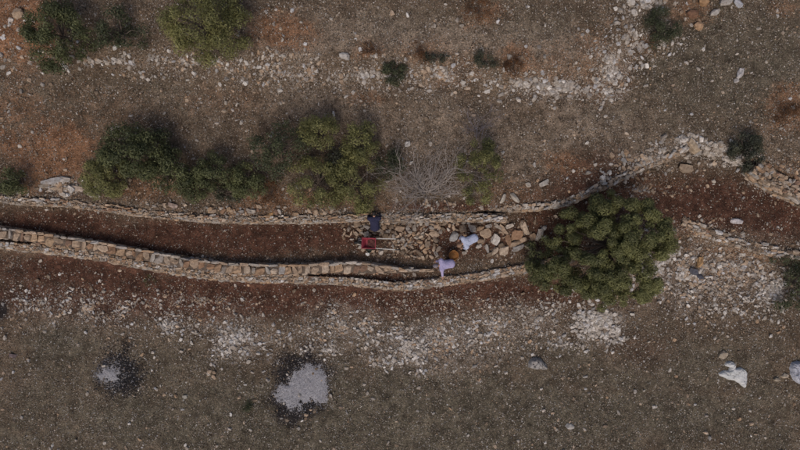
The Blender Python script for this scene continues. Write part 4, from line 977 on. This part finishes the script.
def person(px, py, face, label, shirt, trousers, hair, bend=28, reach=((.42, .20, .58), (.42, -.20, .58)), crown_at=None):
    """px, py: where the middle of the back shows; face: heading in degrees (0 = right, 90 = up)"""
    g = at(px, py, 1.0); root = empty('person', (0, 0, 0), label, 'person', rz=R(face))
    V_ = Vector
    hip = V_((-.20, 0, .90)); e = R(bend); sp = V_((math.cos(e), 0, math.sin(e)))
    waist = hip + sp * .18; chest = hip + sp * .40; neck = hip + sp * .56; headc = neck + V_((math.cos(e - .35), 0, math.sin(e - .35))) * .17
    up = V_((-math.sin(e), 0, math.cos(e)))
    sh = [chest + sp * .09 + V_((0, s * .19, 0)) for s in (1, -1)]
    hd = [V_(r_) for r_ in reach]
    el = []
    for s, a, b in zip((1, -1), sh, hd):
        m = (a + b) / 2; gap = max(0, .29 ** 2 - ((b - a).length / 2) ** 2) ** .5
        el.append(m + V_((-.55, s * .8, .1)).normalized() * gap)
    hipj = [hip + V_((0, s * .095, -.02)) for s in (1, -1)]; ft = [(.02, .14), (-.14, -.13)]
    knee = []; ank = []
    for hj, (fx, fy) in zip(hipj, ft):
        an = V_((fx - .10, fy, .09)); ank.append(an); m = (hj + an) / 2; gap = max(0, .425 ** 2 - ((an - hj).length / 2) ** 2) ** .5; knee.append(m + V_((1, 0, .15)).normalized() * gap)
    fl = Matrix.Diagonal((1, 1.28, .82)).to_3x3()
    caps = [(hip, .125, waist, .115, Matrix.Diagonal((1, 1.2, .95)).to_3x3()), (waist, .115, chest, .13, Matrix.Diagonal((1, 1.25, .9)).to_3x3()), (sh[0], .075, sh[1], .075), (chest, .13, neck, .06), (neck, .055, headc, .055)]
    hx = (headc - neck).normalized(); fwd = (V_((0, 0, -1)) * .55 + V_((1, 0, 0)) * .45); fwd = (fwd - hx * fwd.dot(hx)).normalized(); side = V_((0, 1, 0))
    caps += [(headc + fwd * -.02 + hx * .02, .092, headc + fwd * .015 + hx * .04, .088), (headc + fwd * .03 - hx * .06, .06, headc + fwd * .05 - hx * .07, .045), (headc + fwd * .10, .013, headc + fwd * .112 - hx * .03, .016)]
    for s in (1, -1): caps.append((headc + side * s * .09 + hx * .01, .016, headc + side * s * .095 - hx * .025, .012))
    caps += [(headc + fwd * .085 - hx * .065 + side * .02, .010, headc + fwd * .085 - hx * .065 - side * .02, .010)]
    arms, legs = [], []
    for s, a, b, c_ in zip((1, -1), sh, el, hd):
        arms += [(a, .062, b, .046), (b, .046, c_, .032)]
        d = (c_ - b).normalized(); pd = d.cross(V_((0, 0, 1)) if abs(d.z) < .9 else V_((1, 0, 0))).normalized(); nd = d.cross(pd)
        palm = c_ + d * .055; caps.append((c_, .03, palm + d * .025, .033))
        for i, fo in enumerate((-.028, -.009, .010, .028)):
            L = (.062, .074, .07, .055)[i]; k0 = palm + d * .04 + pd * fo; k1 = k0 + d * L * .55 + nd * .012 + pd * fo * .2; k2 = k1 + d * L * .35 + nd * .03
            caps += [(k0, .0105, k1, .0095), (k1, .0095, k2, .008)]
        tb = c_ + d * .025 - pd * .03; t1 = tb - pd * .035 + d * .03 + nd * .01; caps += [(tb, .013, t1, .011), (t1, .011, t1 + d * .03 + nd * .012, .009)]
    for a, b, c_ in zip(hipj, knee, ank): legs += [(a, .095, b, .062), (b, .062, c_, .045)]
    feet = []
    for c_ in ank: feet.append((c_ + V_((-.03, 0, -.035)), .045, c_ + V_((.16, 0, -.05)), .036))
    link('body', fuse('body', caps + arms + legs + feet, .009, SKIN, 3), root)
    gi = lambda lst, k: [(a, r0 + k, b, r1 + k) + tuple(x) for a, r0, b, r1, *x in lst]
    sl = []
    for a, b, c_ in zip(sh, el, hd): sl += [(a, .078, b, .064), (b, .062, b.lerp(c_, .55), .052)]
    link('shirt', fuse('shirt', gi(caps[:3], .040) + [(chest, .165, neck - sp * .05, .09)] + sl, .016, shirt, 4), root)
    link('trousers', fuse('trousers', [(hip - sp * .02, .148, hip + sp * .06, .142, Matrix.Diagonal((1, 1.15, 1)).to_3x3())] + [(a, .113, b, .085) for a, b in zip(hipj, knee)] + [(b, .082, c_ + V_((0, 0, .03)), .068) for b, c_ in zip(knee, ank)], .016, trousers, 4), root)
    for f in feet: link('boot', fuse('boot', gi([f], .012) + [(f[0], .055, f[0] + V_((0, 0, .12)), .055)], .012, BOOT, 3), root)
    link('hair', fuse('hair', [(headc - fwd * .035 + hx * .03, .096, headc - fwd * .005 + hx * .055, .092), (headc - fwd * .055 - hx * .03, .07, headc - fwd * .04 + hx * .02, .085)], .01, hair, 3), root)
    for s in (1, -1):
        v, f = capsule(headc + fwd * .082 + side * s * .034 + hx * .008, .013, headc + fwd * .083 + side * s * .034 + hx * .008, .013); me = bpy.data.meshes.new('eye'); me.from_pydata(v, [], f); me.materials.append(EYE); link('eye', me, root)
    mid = (Matrix.Rotation(R(face), 3, 'Z') @ chest.lerp(waist, .4))
    x, y = g.x - mid.x, g.y - mid.y
    root.location = (x, y, max(hz(x, y) - .005, -.2))
    return root
person(374.5, 222, 92, 'person in navy jacket and jeans bending over the long upper wall', cloth('navy_jacket', (.030, .030, .062)), cloth('faded_jeans', (.085, .095, .135)), simple_mat('black_hair', (.015, .012, .011), .6, .2, 40), bend=34, reach=((.52, .16, .72), (.52, -.18, .72)))
person(445, 264.5, 186, 'person in lilac shirt stooping and reaching towards the lower wall', cloth('lilac_shirt', (.42, .37, .56)), cloth('navy_trousers', (.035, .036, .065)), simple_mat('greying_hair', (.20, .17, .19), .7, .2, 40), bend=24, reach=((.22, .60, .62), (.46, -.14, .55)))
person(468.5, 241, 205, 'person in light blue shirt doubled over beside the stone heap', cloth('light_blue_shirt', (.47, .50, .64)), cloth('dark_brown_trousers', (.06, .048, .04)), simple_mat('sandy_hair', (.28, .17, .11), .7, .2, 40), bend=14, reach=((.44, .2, .5), (.42, -.18, .5)))
